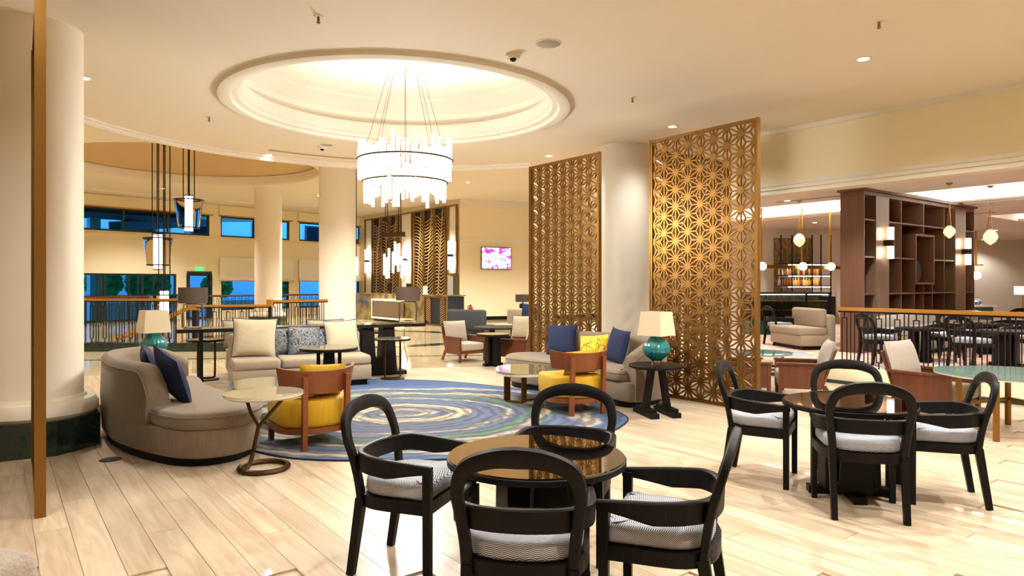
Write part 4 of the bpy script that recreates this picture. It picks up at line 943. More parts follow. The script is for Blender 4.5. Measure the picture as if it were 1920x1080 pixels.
# ================================================================ CHANDELIER
CX, CY = dep(760, 9.14), 9.14
ch = thing('chandelier', 'large round two tier chandelier of glowing glass rods', 'chandelier', (CX, CY, 0)); rnd = random.Random(3)
rods = [MB().lathe([(.021, -h/2), (.021, h/2)], 6).mesh('glass_rod', 'tube_glow', 0) for h in (.30, .34, .38, .42)]
for r, zc, n in ((.60, zat(304, 9.14), 64), (.53, zat(345, 9.14), 56)):
    zr = zc+.02; tier = MB().tube([((r+.03)*math.cos(R(a)), (r+.03)*math.sin(R(a)), zr) for a in range(0, 360, 5)], .012, 6, True).build('ring', 'bronze_dark', ch)
    for i in range(n):
        a = 2*math.pi*i/n+rnd.uniform(-.01, .01); rr = r+rnd.uniform(-.012, .012)
        place('glass_rod', rnd.choice(rods), tier, (rr*math.cos(a), rr*math.sin(a), zc+rnd.uniform(-.10, .10)), a)
    MB().tube([((r-.035)*math.cos(R(a)), (r-.035)*math.sin(R(a)), zr) for a in range(0, 360, 5)], .010, 6, True).build('ring', 'bronze_dark', ch)
for k in range(8):
    a = R(45*k+10); MB().tube([(.12*math.cos(a), .12*math.sin(a), ZC+.84), (.56*math.cos(a), .56*math.sin(a), zat(300, 9.14))], .0035, 5).build('wire', 'chrome', ch)
MB().lathe([(.16, ZC+.82), (.16, ZC+.85)], 32).build('canopy', 'white_paint', ch)
pl = bpy.data.lights.new('chandelier_lamp', 'POINT'); pl.energy = 500; pl.color = (1, .95, .86); pl.shadow_soft_size = .35
po = bpy.data.objects.new('chandelier_lamp', pl); C.objects.link(po); po.location = (CX, CY, zat(330, 9.14)-.35)
# ================================================================ GLASS LANTERN PENDANTS IN THE LOBBY
def lantern(px, ptop, pbot, Y, label, wpx=50):
    x = dep(px, Y); z1, z0 = zat(ptop, Y), zat(pbot, Y); r1 = wpx/2*Y/F_; r0 = r1*.74
    l = thing('lantern_pendant', label, 'pendant lamp', (x, Y, 0), 0, 'glass lantern pendants in the lobby')
    MB().rings([[((r)*math.cos(R(a)), r*math.sin(R(a)), z) for a in range(0, 360, 10)] for r, z in ((r0, z0), (r1, z1))], cap=False).build('glass_shade', 'lantern_glass', l)
    for r, z in ((r0, z0), (r1, z1)): MB().tube([(r*math.cos(R(a)), r*math.sin(R(a)), z) for a in range(0, 360, 10)], .018, 6, True).build('hoop', 'black_metal', l)
    MB().lathe([(r1*.28, z0-.12), (r1*.28, z1+.10)], 20).build('light_tube', 'lantern_glow', l)
    for z in (z0-.13, z1+.10): MB().lathe([(r1*.32, z), (r1*.32, z+.03)], 20).build('cap', 'black_metal', l)
    for a in (20, 110, 200, 290): MB().tube([(r1*.38*math.cos(R(a)), r1*.38*math.sin(R(a)), z1), (r1*.38*math.cos(R(a)), r1*.38*math.sin(R(a)), ZL+.40)], .014, 5).build('rod', 'black_metal', l)
    for a in (20, 110, 200, 290): MB().tube([(r1*.38*math.cos(R(a)), r1*.38*math.sin(R(a)), z1), (r1*math.cos(R(a)), r1*math.sin(R(a)), z1)], .010, 5).build('spoke', 'black_metal', l)
lantern(354, 375, 427, 18.6, 'uppermost glass lantern pendant hanging in the lobby')
lantern(296, 447, 497, 18.3, 'middle glass lantern pendant hanging in the lobby')
lantern(308, 553, 600, 17.6, 'lowest glass lantern pendant, behind the teal lamp')
# ================================================================ RECEPTION
def rs(px): return LR-rt(px)
Zt = lambda px: 0
PT = 4.70                                      # top of the panels
def gilt_frame(s0, s1, z0, z1, label, kind, seed):
    g_ = thing('wall_panel', label, 'panel', tuple(TR @ Vector((s0, -.03, z0))), TR.to_euler().z, 'gilded panels on the reception wall'); w, h = s1-s0, z1-z0; f = .06
    for a, b, c, e in ((0, w, 0, f), (0, w, h-f, h), (0, f, f, h-f), (w-f, w, f, h-f)): MB().bx(a, b, -.09, 0, c, e).build('frame_bar', 'brass_frame', g_, smooth=0)
    if kind == 'plain': MB().bx(f, w-f, -.02, 0, f, h-f).build('field', 'white_paint', g_, smooth=0)
    else:
        MB().bx(f, w-f, -.015, 0, f, h-f).build('field', 'panel_back', g_, smooth=0); rnd = random.Random(seed); n = 26; iw = w-2*f
        lean = {'l': 1, 'r': -1, 'w': 0}[kind]
        for variant in range(1):
            mb = MB(); k = 8; rg = []
            for i in range(k+1):
                u = i/k; x = (u-.5)*iw*.98
                if lean: z = lean*(-.30)*u+lean*.08*math.sin(u*math.pi)+lean*.15
                else: z = .07*math.sin(u*math.pi*2.6)-.10*u
                t = .021*(1-.5*abs(u-.5))
                rg.append([(x, -.07, z-t), (x, -.05, z-t), (x, -.05, z+t), (x, -.07, z+t)])
            slat = mb.rings(rg).mesh('leaf_slat', 'leaf_gold', 40)
        for i in range(n):
            z = f+.28+(h-2*f-.56)*(i+.5)/n
            o = place('leaf_slat', slat, g_, (w/2, 0, z)); o.rotation_euler = (0, rnd.uniform(-.05, .05), 0)
        MB().beam((w*.2, -.06, f+.02), (w*.75, -.06, h-f-.02), .03, .03, up=(0, 1, 0)).build('leaf_rib', 'leaf_gold', g_, smooth=0)
    return g_
gilt_frame(rs(687), rs(701), .3, PT, 'white gilt framed panel with a sconce at the far left of the reception wall', 'plain', 0)
e = [rs(703), rs(719), rs(734), rs(750)]
for i, kd in enumerate(('w', 'l', 'r')): gilt_frame(e[i]+.02, e[i+1]-.02, .3, PT, ('gold palm leaf panel, first from the left of the reception wall', 'gold palm leaf panel, second from the left of the reception wall', 'gold palm leaf panel, third from the left of the reception wall')[i], kd, i)
gilt_frame(rs(754), rs(776), .3, PT, 'white gilt framed panel with a sconce between the palm leaf panels', 'plain', 0)
e = [rs(780), rs(798), rs(818), rs(839)]
for i, kd in enumerate(('l', 'r', 'w')): gilt_frame(e[i]+.02, e[i+1]-.02, .3, PT, ('gold palm leaf panel just right of the middle white panel', 'gold palm leaf panel, second from the right of the reception wall', 'gold wavy leaf panel at the right end of the reception wall')[i], kd, 10+i)
gilt_frame(rs(843), rs(860), 1.85, PT, 'white gilt framed panel with a sconce beside the wall corner', 'plain', 0)
dq = thing('side_door', 'narrow pale door leaf beside the reception wall corner', 'door', tuple(TR @ Vector((rs(843), -.03, 0))), TR.to_euler().z); w_ = rs(860)-rs(843)
MB().bx(0, w_*.55, -.05, 0, 0, 1.78).build('leaf', 'grey_grille', dq, smooth=0); MB().bx(w_*.55, w_*.9, -.02, 0, 0, 1.78).build('glazed_leaf', 'teal_panel', dq, smooth=0); MB().bx(w_*.9, w_+.06, -.07, 0, 0, 1.85).build('jamb', 'brass_frame', dq, smooth=0)
def sconce(p, rz, h, label, grp, r=.075):
    s = thing('wall_sconce', label, 'wall lamp', p, rz, grp)
    for sg in (-1, 1): MB().lathe([(r, .06 if sg > 0 else -h/2), (r, h/2 if sg > 0 else -.06)], 16, c=(0, -r-.05, 0)).build('glass_tube', 'sconce_glow', s)
    MB().lathe([(r*1.15, -.06), (r*1.15, .06)], 16, c=(0, -r-.05, 0)).build('band', 'bronze_dark', s); MB().bx(-.05, .05, -.12, 0, -.05, .05).build('bracket', 'bronze_dark', s, smooth=0)
for px, py, lb_ in ((694, 490, 'glowing two tube wall sconce at the far left of the reception wall'), (765, 487, 'glowing two tube wall sconce on the middle white panel'), (851, 479, 'glowing two tube wall sconce beside the wall corner')):
    q = TR @ Vector((rs(px), -.05, 0)); sconce((q.x, q.y, zat(py, q.y)), TR.to_euler().z, 1.15, lb_, 'wall sconces at reception', .09)
# desk
dk0 = Vector(at(838, 613)); TD = frame(dk0+Vector((AX, AY))*7.5, RA); LDk = 7.5
dk = thing('reception_desk', 'brown marble reception desk with a glowing yellow framed front', 'desk', tuple(TD @ Vector((0, 0, 0))), RA)
x1 = LDk-1.55
MB().bx(0, x1, 0, .7, 0, 1.05).build('marble_front', 'brown_marble', dk, smooth=0); MB().bx(x1, LDk, .04, .7, 0, 1.04).build('side_cabinet', 'panel_back', dk, smooth=0)
MB().bx(-.05, LDk+.03, -.03, .75, 1.05, 1.09).build('worktop', 'brown_marble', dk, smooth=0)
for a, b, c, e_ in ((x1, x1+.05, 0, 1.04), (LDk-.05, LDk, 0, 1.04), (x1+.05, LDk-.05, 0, .05), (x1+.05, LDk-.05, .99, 1.04)): MB().bx(a, b, -.02, .04, c, e_).build('frame_bar', 'brass_frame', dk, smooth=0)
mb = MB()
for i in range(12):
    for s in (-1, 1):
        xm = x1+.45+(.65 if s > 0 else 0); z = .08+i*.075
        dk_ = MB().beam((xm, 0, z), (xm+s*.32, 0, z+.13), .018, .018); dk_.build('leaf_slat', 'leaf_gold', dk, smooth=0)
for px, py, lb_ in ((842, 610, ''),): pass
# lit front panel (stands proud of the marble)
fa, fb = x1-3.75, x1-1.35
lp_ = thing('lit_front_panel', 'taupe front panel of the reception desk with a yellow lit edge', 'panel', tuple(TD @ Vector((fa, -.30, 0))), RA)
MB().bx(.06, fb-fa-.06, 0, .22, .16, .82).build('board', 'shelf_pilaster', lp_, smooth=0)
for a, b, c, e_ in ((0, fb-fa, .82, .87), (0, fb-fa, .11, .16), (0, .06, .16, .82)): MB().bx(a, b, .02, .22, c, e_).build('light_strip', 'yellow_strip', lp_, smooth=0)
MB().bx(.1, fb-fa-.1, .05, .3, 0, .11).build('foot', 'black_wood', lp_, smooth=0)
def monitor(px, Yq, label, w=.36, h=.3):
    o = thing('monitor', label, 'monitor', (dep(px, Yq), Yq, 1.09), RA); MB().bx(-w/2, w/2, -.015, .015, .1, .1+h).build('screen', 'black_iron', o, smooth=0); MB().cyl((0, .03, 0), .02, .2, 10).build('stand', 'black_iron', o); MB().cyl((0, .03, 0), .09, .012, 20).build('foot', 'black_iron', o)
q = TD @ Vector((x1-.55, .35, 0)); s_ = thing('card_stand', 'small white card stand on the reception desk', 'sign', (q.x, q.y, 1.09), RA); MB().bx(-.13, .13, -.02, .02, .02, .30).build('card', 'paper_white', s_, smooth=0); MB().bx(-.14, .14, -.05, .05, 0, .02).build('foot', 'paper_white', s_, smooth=0)
for k, px in enumerate((718, 690)):
    q = TD @ Vector((x1-1.9-1.6*k, .4, 0)); monitor((q.x/q.y)*F_+960, q.y, ('dark monitor on the reception desk near the hanging light', 'dark monitor at the far end of the reception desk')[k])
# linear pendant in front of reception
YL = 20.0; xb = dep(737, YL); zb = zat(441, YL)
lp = thing('linear_pendant', 'dark bar pendant with a cluster of glowing glass rods near reception', 'pendant lamp', (xb, YL, 0), RA+R(20))
MB().bx(-.42, .42, -.06, .06, zb-.06, zb+.08).build('bar', 'bronze_dark', lp, smooth=0); rnd = random.Random(5)
for k in range(10): MB().lathe([(.035, 0), (.035, .62)], 8, c=(-.36+.08*k, rnd.uniform(-.05, .05), zb-.75-rnd.uniform(0, .55))).build('glass_rod', 'tube_glow', lp)
for x in (-.30, -.22, .22, .30): MB().tube([(x, 0, zb+.08), (x, 0, ZL)], .012, 5).build('rod', 'bronze_dark', lp)
l2 = thing('rod_pendant', 'slim single glowing rod pendant beside the front lobby column', 'pendant lamp', (dep(668, 19.5), 19.5, 0))
MB().lathe([(.05, zat(515, 19.5)), (.05, zat(482, 19.5))], 10).build('light_tube', 'tube_glow', l2); MB().tube([(0, 0, zat(482, 19.5)), (0, 0, ZL)], .012, 5).build('rod', 'black_metal', l2); MB().bx(-.09, .09, -.05, .05, zat(452, 19.5)-.05, zat(452, 19.5)+.05).build('block', 'bronze_dark', l2, smooth=0)
# wall screen
qs = [k/200 for k in range(0, 1200)]
def tv_s(px): q = (px-960)/F_; return min((abs((TV @ Vector((k, 0, 0))).x-q*(TV @ Vector((k, 0, 0))).y), k) for k in qs)[1]
a, b = tv_s(901.5), tv_s(957.5); yy = (TV @ Vector(((a+b)/2, 0, 0))).y
tv = thing('wall_screen', 'wall mounted flat screen showing a bright picture', 'television', tuple(TV @ Vector((a, -.02, zat(505, yy)))), TV.to_euler().z); w_, h_ = b-a, zat(464, yy)-zat(505, yy)
MB().bx(0, w_, -.06, 0, 0, h_).build('casing', 'black_iron', tv, smooth=0); MB().bx(.025, w_-.025, -.064, -.06, .03, h_-.025).build('display', 'screen_picture', tv, smooth=0)
s = tv_s(881); q = TV @ Vector((s, -.12, 0)); zq = zat(590, q.y)
fe = thing('fire_extinguisher', 'red fire extinguisher on the wall below the screen', 'extinguisher', (q.x, q.y, zq), 0, None)
MB().lathe([(.085, 0), (.09, .02), (.09, .27), (.06, .33), (.03, .34)], 20).build('cylinder', 'red_paint', fe); MB().lathe([(.03, .34), (.03, .40)], 12).build('valve', 'black_iron', fe); MB().lathe([(.0915, .08), (.0915, .20)], 20).build('band_label', 'paper_white', fe); MB().tube([(0, 0, .38), (-.12, 0, .36), (-.13, 0, .12)], .015, 6).build('hose', 'black_iron', fe)
# rear dark sofas and lamp by the screen wall
def block_sofa(loc, rz, w, m, label):
    s = thing('low_sofa', label, 'sofa', (*loc, 0), rz); MB().rbox((0, 0, .22), (w, .8, .30), .05, 3).build('seat', m, s, smooth=60); MB().rbox((0, -.36, .52), (w, .22, .55), .07, 3).build('backrest', m, s, smooth=60)
    MB().rbox((-w/2+.1, -.02, .42), (.2, .75, .30), .06, 3).build('arm', m, s, smooth=60); MB().bx(-w/2+.08, w/2-.08, -.3, .3, 0, .08).build('plinth', 'black_wood', s, smooth=0)
block_sofa((dep(885, 18.6), 18.6), R(-20), 1.1, 'grey_felt', 'dark grey low sofa behind the rear wooden armchair')
block_sofa((dep(985, 18.6), 18.6), R(150), 1.5, 'beige_fabric', 'beige low sofa partly behind the left lattice screen')
pillow('cushion', (dep(993, 17.9), 17.9), R(160), 0, 0, .50, .5, .48, .16, 'navy', 'navy cushion on the rear beige sofa beside the lattice screen', 12)
pillow('cushion', (dep(977, 13.2), 13.2), R(150), 0, 0, .42, .46, .46, .15, 'cream_fabric', 'cream piped cushion standing behind the half hidden armchair', 10, 0, 0, 'piping')
rt2 = thing('oval_table', 'low dark oval table in front of the rear dark sofa', 'table', (dep(935, 16.0), 16.0, 0)); MB().lathe([(.55, .44), (.60, .46), (.60, .48)], 40).build('tabletop', 'black_wood', rt2)
for k in range(3): leg_panel(MB(), R(120*k), .3, .14, .10, .04, 0, .44).build('leg', 'black_wood', rt2, smooth=0)
st_ = thing('side_table', 'square dark table under the rear drum lamp', 'table', (dep(980, 20.5), 20.5, 0)); MB().bx(-.3, .3, -.3, .3, .5, .56).build('tabletop', 'black_wood', st_, smooth=0)
for x in (-.25, .25):
    for y in (-.25, .25): MB().bx(x-.025, x+.025, y-.025, y+.025, 0, .5).build('leg', 'black_wood', st_, smooth=0)
sl_ = thing('table_lamp', 'dark drum lamp at the rear beside the left lattice screen', 'lamp', (dep(980, 20.5), 20.5, .56)); MB().lathe([(.22, .38), (.22, .60)], 30, cap=False).build('shade', 'dark_shade', sl_); MB().lathe([(.10, 0), (.10, .32), (.02, .34), (.02, .45)], 16).build('base', 'black_iron', sl_)
# ================================================================ CEILING FITTINGS
def cpt(px, py, z=ZC): Y = (z-1.5)*F_/(HZ-py); return (dep(px, Y), Y)
dl_r = MB().lathe([(.085, 0), (.085, -.008), (.06, -.008), (.055, .0)], 24, cap=False).mesh('trim_ring', 'white_paint')
dl_d = MB().lathe([(.056, -.004), (.05, -.006)], 24).mesh('lens', 'down_glow')
def downlight(x, y, z, label, power, angle=150):
    d = thing('downlight', label, 'downlight', (x, y, z), 0, 'recessed ceiling downlights'); place('trim_ring', dl_r, d); place('lens', dl_d, d)
    down_spot(x, y, z-.02, power, angle); return d
P0 = 235
for px, py, lb_ in ((1619, 110, 'downlight right of the speaker, near the beam'), (1261, 237, 'downlight at the top of the right lattice screen'), (1029, 292, 'downlight above the left lattice screen'),
                    (158, 146, 'downlight beside the large left column'), (504, 290, 'downlight on the curved ceiling edge, left one'), (597, 303, 'downlight on the curved ceiling edge, right one')):
    x, y = cpt(px, py); downlight(x, y, ZC, lb_, 430 if px > 1500 else 110 if px == 1261 else P0)
for i, (x, y) in enumerate(((-3.0, 3.6), (.2, 4.6), (3.4, 3.4), (-.9, 1.6), (2.2, 1.0), (-4.4, 1.0), (5.5, 4.6), (1.9, 5.3))):  # assumed fittings out of view; the last is added to brighten the right side
    downlight(x, y, ZC, 'downlight above the view, '+('over the floor by the edge on screen', 'over the nearest round table', 'over the farther round table', 'behind the nearest armchair', 'behind and right of the viewpoint', 'behind and left of the viewpoint', 'by the beam at the right edge', 'added between the two round tables')[i], (100, 150, 390, 110, 240, 120, 400, 240)[i])
for i, (x, y, lb_) in enumerate(((-13, 13.5, 'over the far left of the lobby'), (-7.4, 14.8, 'above the lobby railing'), (-1.6, 15.6, 'over the lobby in front of reception'), (1.5, 17.5, 'over the rear armchairs'), (-4.5, 22.5, 'over the middle of the lobby'), (-1.5, 23, 'in front of the reception desk'), (-7.5, 26.5, 'behind the rear lobby column'), (-12.5, 24.5, 'above the entrance doors'), (-5.0, 28.5, 'above the reception desk'), (2.5, 24, 'in front of the screen wall'), (-16, 19, 'over the entrance mat'))):
    downlight(x, y, ZL, 'lobby ceiling downlight '+lb_, 900, 130)
for i, (a_, b_, lb_) in enumerate(((-3.5, 2.2, 'over the near dining tables'), (-1.0, 3.0, 'in front of the shelving'), (3.2, 3.2, 'between beam and bar'), (2.0, 8.2, 'before the bar counter'), (5.5, 8.4, 'over the bar counter'), (-3.0, 8.5, 'beyond the shelving'), (-5.5, 5.5, 'over the far dining tables'), (-1.5, 13.5, 'near the far dining wall'), (-4, 11.5, 'beyond the right end of the shelving'), (-6.5, 15.5, 'at the far right of the dining room'), (-6.0, 1.6, 'over the platform near the right edge'), (.8, 1.3, 'over the start of the platform railing'), (3.5, 15.5, 'added far behind the shelving'), (1.0, 16.0, 'added before the far dining wall'), (5.5, 20.5, 'added at the far left of the dining wall'))):  # those farthest in are added to brighten the far dining wall
    q = lb(a_, b_); downlight(q[0], q[1], ZR, 'dining ceiling downlight '+lb_, 270 if b_ < 10 else 110, 130)
def sprinkler(px, py, lb_):
    x, y = cpt(px, py); s = thing('sprinkler', lb_, 'sprinkler', (x, y, ZC), 0, 'ceiling sprinklers'); MB().lathe([(.045, 0), (.04, -.008)], 16).build('rosette_plate', 'camera_white', s); MB().lathe([(.012, -.008), (.012, -.05), (.02, -.055), (.006, -.07)], 10).build('head', 'sprinkler', s)
for px, py, lb_ in ((597, 30, 'sprinkler head left of centre near the top edge'), (1648, 40, 'sprinkler head at upper right above the bright downlight'), (1186, 182, 'sprinkler head between coffer and right lattice screen'), (392, 219, 'sprinkler head left of the coffer')): sprinkler(px, py, lb_)
def speaker(px, py, r, lb_):
    x, y = cpt(px, py); s = thing('ceiling_speaker', lb_, 'speaker', (x, y, ZC)); MB().lathe([(r, 0), (r, -.006), (r-.012, -.009)], 40).build('rim', 'white_paint', s); MB().lathe([(r-.014, -.008), (r-.02, -.012)], 40).build('grille', 'grey_grille', s)
speaker(1028, 81, .135, 'round grey ceiling speaker right of the coffer'); speaker(613, 271, .12, 'round ceiling speaker left of the chandelier')
def dome_cam(px, py, lb_):
    x, y = cpt(px, py); s = thing('security_camera', lb_, 'camera', (x, y, ZC)); MB().lathe([(.075, 0), (.075, -.03), (.055, -.05)], 24).build('housing', 'camera_white', s); MB().lathe([(.035, -.05), (.03, -.07), (.012, -.08)], 16).build('lens_dome', 'black_iron', s)
dome_cam(962, 101, 'cream dome camera right of the coffer'); dome_cam(604, 274, 'dome camera beside the small speaker left of the chandelier')
sd = thing('slot_diffuser', 'long curved air slot along the lounge ceiling edge', 'vent', (0, 0, 0)); rg = []
for a in range(96, 136, 2): rg.append([(DOME[0]+r*math.cos(R(a)), DOME[1]+r*math.sin(R(a)), z) for r, z in ((3.96, ZC), (3.96, ZC-.008), (4.06, ZC-.008), (4.06, ZC))])
MB().rings(rg).build('slot', 'slot_grey', sd)
for a_, b_, L_, lb_ in ((-2.3, 2.2, 1.6, 'narrow ceiling air slot near the hanging crystals at right'), (3.5, 3.3, 1.4, 'narrow ceiling air slot in front of the bar'), (4.5, 9.2, 3, 'narrow ceiling air slot above the bar shelves')):
    q = lb(a_, b_); v = thing('slot_diffuser', lb_, 'vent', (q[0], q[1], ZR), RA); MB().bx(0, L_, -.05, .05, -.008, 0).build('slot', 'slot_grey', v, smooth=0)
# ================================================================ DINING PLATFORM: SHELVING
SH = Vector((6.17, 11.97))
def ss(px): q = (px-960)/F_; return (SH.y*q-SH.x)/(BX-BY*q)
sh = thing('shelf_unit', 'tall brown open shelf unit with pilasters on the dining platform', 'shelving', (*SH, ZP), ANG_B)
HS, DS, tk = 3.13-ZP, .42, .028; LS = ss(1827)
def sx(c): return ss(c/3.6+1410)
xs = {k: sx(k) for k in (750, 832, 920, 1008, 1097, 1160, 1218, 1298, 1368, 1438, 1500)}
def part(nm, x0, x1, y0, y1, z0, z1, m='shelf_wood'): return MB().bx(x0, x1, y0, y1, z0, z1).build(nm, m, sh, smooth=0)
part('side_panel', 0, .03, 0, DS, 0, HS); part('side_panel', LS-.03, LS, 0, DS, 0, HS); part('back_panel', .03, LS-.03, DS-.02, DS, 0, HS, 'shelf_dark')
part('cornice', -.04, LS+.04, -.05, DS+.04, HS, HS+.06); part('top_panel', .03, LS-.03, .0, DS-.02, HS-.07, HS)
Zs = [zat(320+325/3.6, 12.05)-ZP, zat(320+578/3.6, 12.05)-ZP, zat(320+830/3.6, 12.05)-ZP]; Zs = [2.37, 1.71, 1.05]
Zl = .42
for a, b in ((832, 920), (1368, 1438)): part('pilaster', xs[a], xs[b], -.015, DS-.02, 0, HS-.07, 'shelf_pilaster')
bays = [(.03, xs[832]), (xs[920], xs[1008]), (xs[1298], xs[1368]), (xs[1438], LS-.03)]
for x in (xs[1008], xs[1298]): part('upright', x-tk/2, x+tk/2, .0, DS-.02, 0, HS-.07)
for a, b in bays:
    for z in Zs+[Zl]: part('shelf', a, b, .002, DS-.02, z-tk/2, z+tk/2)
a, b, c, d_, e_ = xs[1008], xs[1097], xs[1160], xs[1218], xs[1298]
part('shelf', a, e_, .002, DS-.02, Zs[0]-tk/2, Zs[0]+tk/2); part('upright', c-tk/2, c+tk/2, 0, DS-.02, Zs[0]+tk/2, HS-.07); part('upright', c-tk/2, c+tk/2, .0, DS-.02, 2.22, Zs[0]-tk/2)
# niche box
n0, n1 = 1.22, 2.20
part('niche_side', b-.02, b+.02, -.03, DS-.02, n0, n1); part('niche_side', d_-.02, d_+.02, -.03, DS-.02, n0, n1); part('niche_top', b+.02, d_-.02, -.03, DS-.02, n1-.04, n1); part('niche_base', b+.02, d_-.02, -.03, DS-.02, n0, n0+.04)
for a_, b_ in ((a, b-.02), (d_+.02, e_)): part('shelf', a_, b_, .002, DS-.02, Zs[1]-tk/2, Zs[1]+tk/2)
part('shelf', a, e_, .002, DS-.02, Zs[2]-tk/2, Zs[2]+tk/2); part('shelf', a, e_, .002, DS-.02, Zl-tk/2, Zl+tk/2)
for x in (b, c, d_):
    part('upright', x-tk/2, x+tk/2, .0, DS-.02, Zs[2]+tk/2, n0); part('upright', x-tk/2, x+tk/2, .0, DS-.02, Zl+tk/2, Zs[2]-tk/2); part('upright', x-tk/2, x+tk/2, .0, DS-.02, 0, Zl-tk/2)
TS = frame(SH, ANG_B)
q = TS @ Vector((b+.24, .07, ZP+n0+.04)); ds = thing('disc_sculpture', 'dark round disc standing in the central shelf niche', 'ornament', q, ANG_B); MB().lathe([(.205, -.02), (.215, 0), (.205, .02)], 40, T=Matrix.Translation((0, 0, .215)) @ Matrix.Rotation(R(90), 4, 'X')).build('disc', 'black_iron', ds)
for k, (px, z, lb_) in enumerate(((1700, Zs[2], 'small dark bowl on a shelf left of the niche'), (1757, Zs[2], 'small dark open book on a shelf right of the niche'))):
    q = TS @ Vector((ss(px), .2, ZP+z+tk/2)); tag(MB().lathe([(.04, 0), (.09, .03), (.10, .05), (.09, .05), (.04, .02)], 20).build('bowl', 'black_iron', loc=q), lb_, 'bowl') if k == 0 else tag(MB().add([(-.12, -.06, 0), (0, -.06, .02), (.12, -.06, .0), (.12, .06, .05), (0, .06, .07), (-.12, .06, .05), (-.12, -.06, -.012 if False else .0)], [(0, 1, 4, 5), (1, 2, 3, 4)]).build('open_book', 'black_iron', loc=q), lb_, 'book')
for px, py, lb_ in ((1657, 456, 'glowing two tube sconce on the left shelf pilaster'), (1803, 472, 'glowing two tube sconce on the right shelf pilaster')):
    s_ = ss(px); q = TS @ Vector((s_, -.015, 0)); sconce((q.x, q.y, zat(py, q.y)), ANG_B, .56, lb_, 'sconces on the shelving', .055)
# banquette
bq = thing('banquette', 'long pale banquette with channelled back in front of the shelving', 'bench', tuple(TS @ Vector((.15, -.12, ZP+.008))), ANG_B); LBq = 4.3
MB().bx(0, LBq, -.62, 0, .08, .34).build('base', 'beige_fabric', bq, smooth=0); MB().bx(.05, LBq-.05, -.56, -.04, 0, .08).build('plinth', 'black_wood', bq, smooth=0)
for k in range(4): MB().rbox((LBq/4*(k+.5), -.34, .40), (LBq/4-.01, .58, .14), .04, 3).build('seat_cushion', 'boucle', bq, smooth=60)
for k in range(14): MB().rbox((LBq/14*(k+.5), -.08, .52), (LBq/14-.004, .16, .30), .05, 3).build('back_channel', 'boucle', bq, smooth=60)
# dining tables and chairs on the platform
ZF = ZP+.008
round_table((6.42, 10.75), .34, .53, R(10), 'dark round table nearest the start of the platform railing', 'black_wood', 'dark dining tables on the platform', 4, ZF)
round_table((7.35, 10.15), .36, .53, R(40), 'dark round table behind the railing near the right edge', 'black_wood', 'dark dining tables on the platform', 4, ZF)
round_table((8.3, 11.9), .36, .53, R(25), 'dark round table farther back by the right edge', 'black_wood', 'dark dining tables on the platform', 4, ZF)
round_table((6.0, 14.1), .34, .53, R(0), 'dark round table in front of the bar', 'black_wood', 'dark dining tables on the platform', 4, ZF)
for x, y, a_, lb_ in ((5.62, 10.45, 5, 'dark armchair at the left end behind the platform railing, facing right'), (6.95, 10.95, 215, 'dark armchair facing us behind the platform railing'), (6.62, 9.85, 20, 'dark armchair close behind the railing, back to the left'),
                      (7.95, 10.55, 190, 'dark armchair behind the railing near the right edge, facing left'), (7.55, 11.5, 15, 'dark armchair farther back by the banquette'), (9.0, 12.3, 200, 'dark armchair at the far right of the platform'), (5.38, 13.75, 10, 'dark armchair in front of the bar')):
    put_chair(x, y, a_, lb_, G3, ZF).scale = (.88, .80, .88)
es = thing('armless_sofa', 'small beige armless sofa end on beside the shelf unit', 'sofa', (5.62, 13.15, ZF), R(98))
MB().rbox((0, .08, .17), (1.1, .62, .20), .02, 2).build('base', 'beige_fabric', es, smooth=50); MB().rbox((0, .14, .34), (1.1, .56, .15), .04, 3).build('seat_cushion', 'beige_fabric', es, smooth=60); MB().rbox((0, -.24, .36), (1.1, .16, .58), .05, 3).build('backrest', 'beige_fabric', es, smooth=60); MB().rbox((0, -.10, .58), (1.0, .14, .36), .05, 3).build('back_cushion', 'beige_fabric', es, smooth=60); MB().bx(-.5, .5, -.2, .32, 0, .07).build('plinth', 'black_wood', es, smooth=0)
# crystal drop pendants
def drop(px, ptop, y0, y1, lb_):
    x, y = cpt(px, ptop, ZR); za, zb_ = zat(y0, y), zat(y1, y); d = thing('crystal_pendant', lb_, 'pendant lamp', (x, y, 0), 0, 'crystal drop pendants over the dining room')
    MB().lathe([(.05, ZR), (.045, ZR-.02), (.012, ZR-.04)], 16).build('canopy', 'brass', d); r = (za-zb_)*.42; zm = (za+zb_)/2
    MB().tube([(0, 0, ZR-.04), (0, 0, za+.35)], .004, 5).build('wire', 'brass', d)
    for k in range(3): a = R(120*k+20); MB().tube([(0, 0, za+.36), (r*.45*math.cos(a), r*.45*math.sin(a), za-.02)], .006, 5).build('strap', 'brass', d)
    mb = MB()
    MB().lathe([(.01, zb_), (r*.7, zb_+.05), (r, zm-.01), (r*.92, zm+.04), (r*.5, za-.02), (.02, za)], 9).build('crystal', 'crystal_glow', d, smooth=0)
drop(1499, 376, 438, 463, 'crystal drop pendant in front of the bar'); drop(1780, 343, 423, 447, 'crystal drop pendant in front of the right shelf pilaster'); drop(1857, 348, 430, 459, 'crystal drop pendant right of the shelf unit')
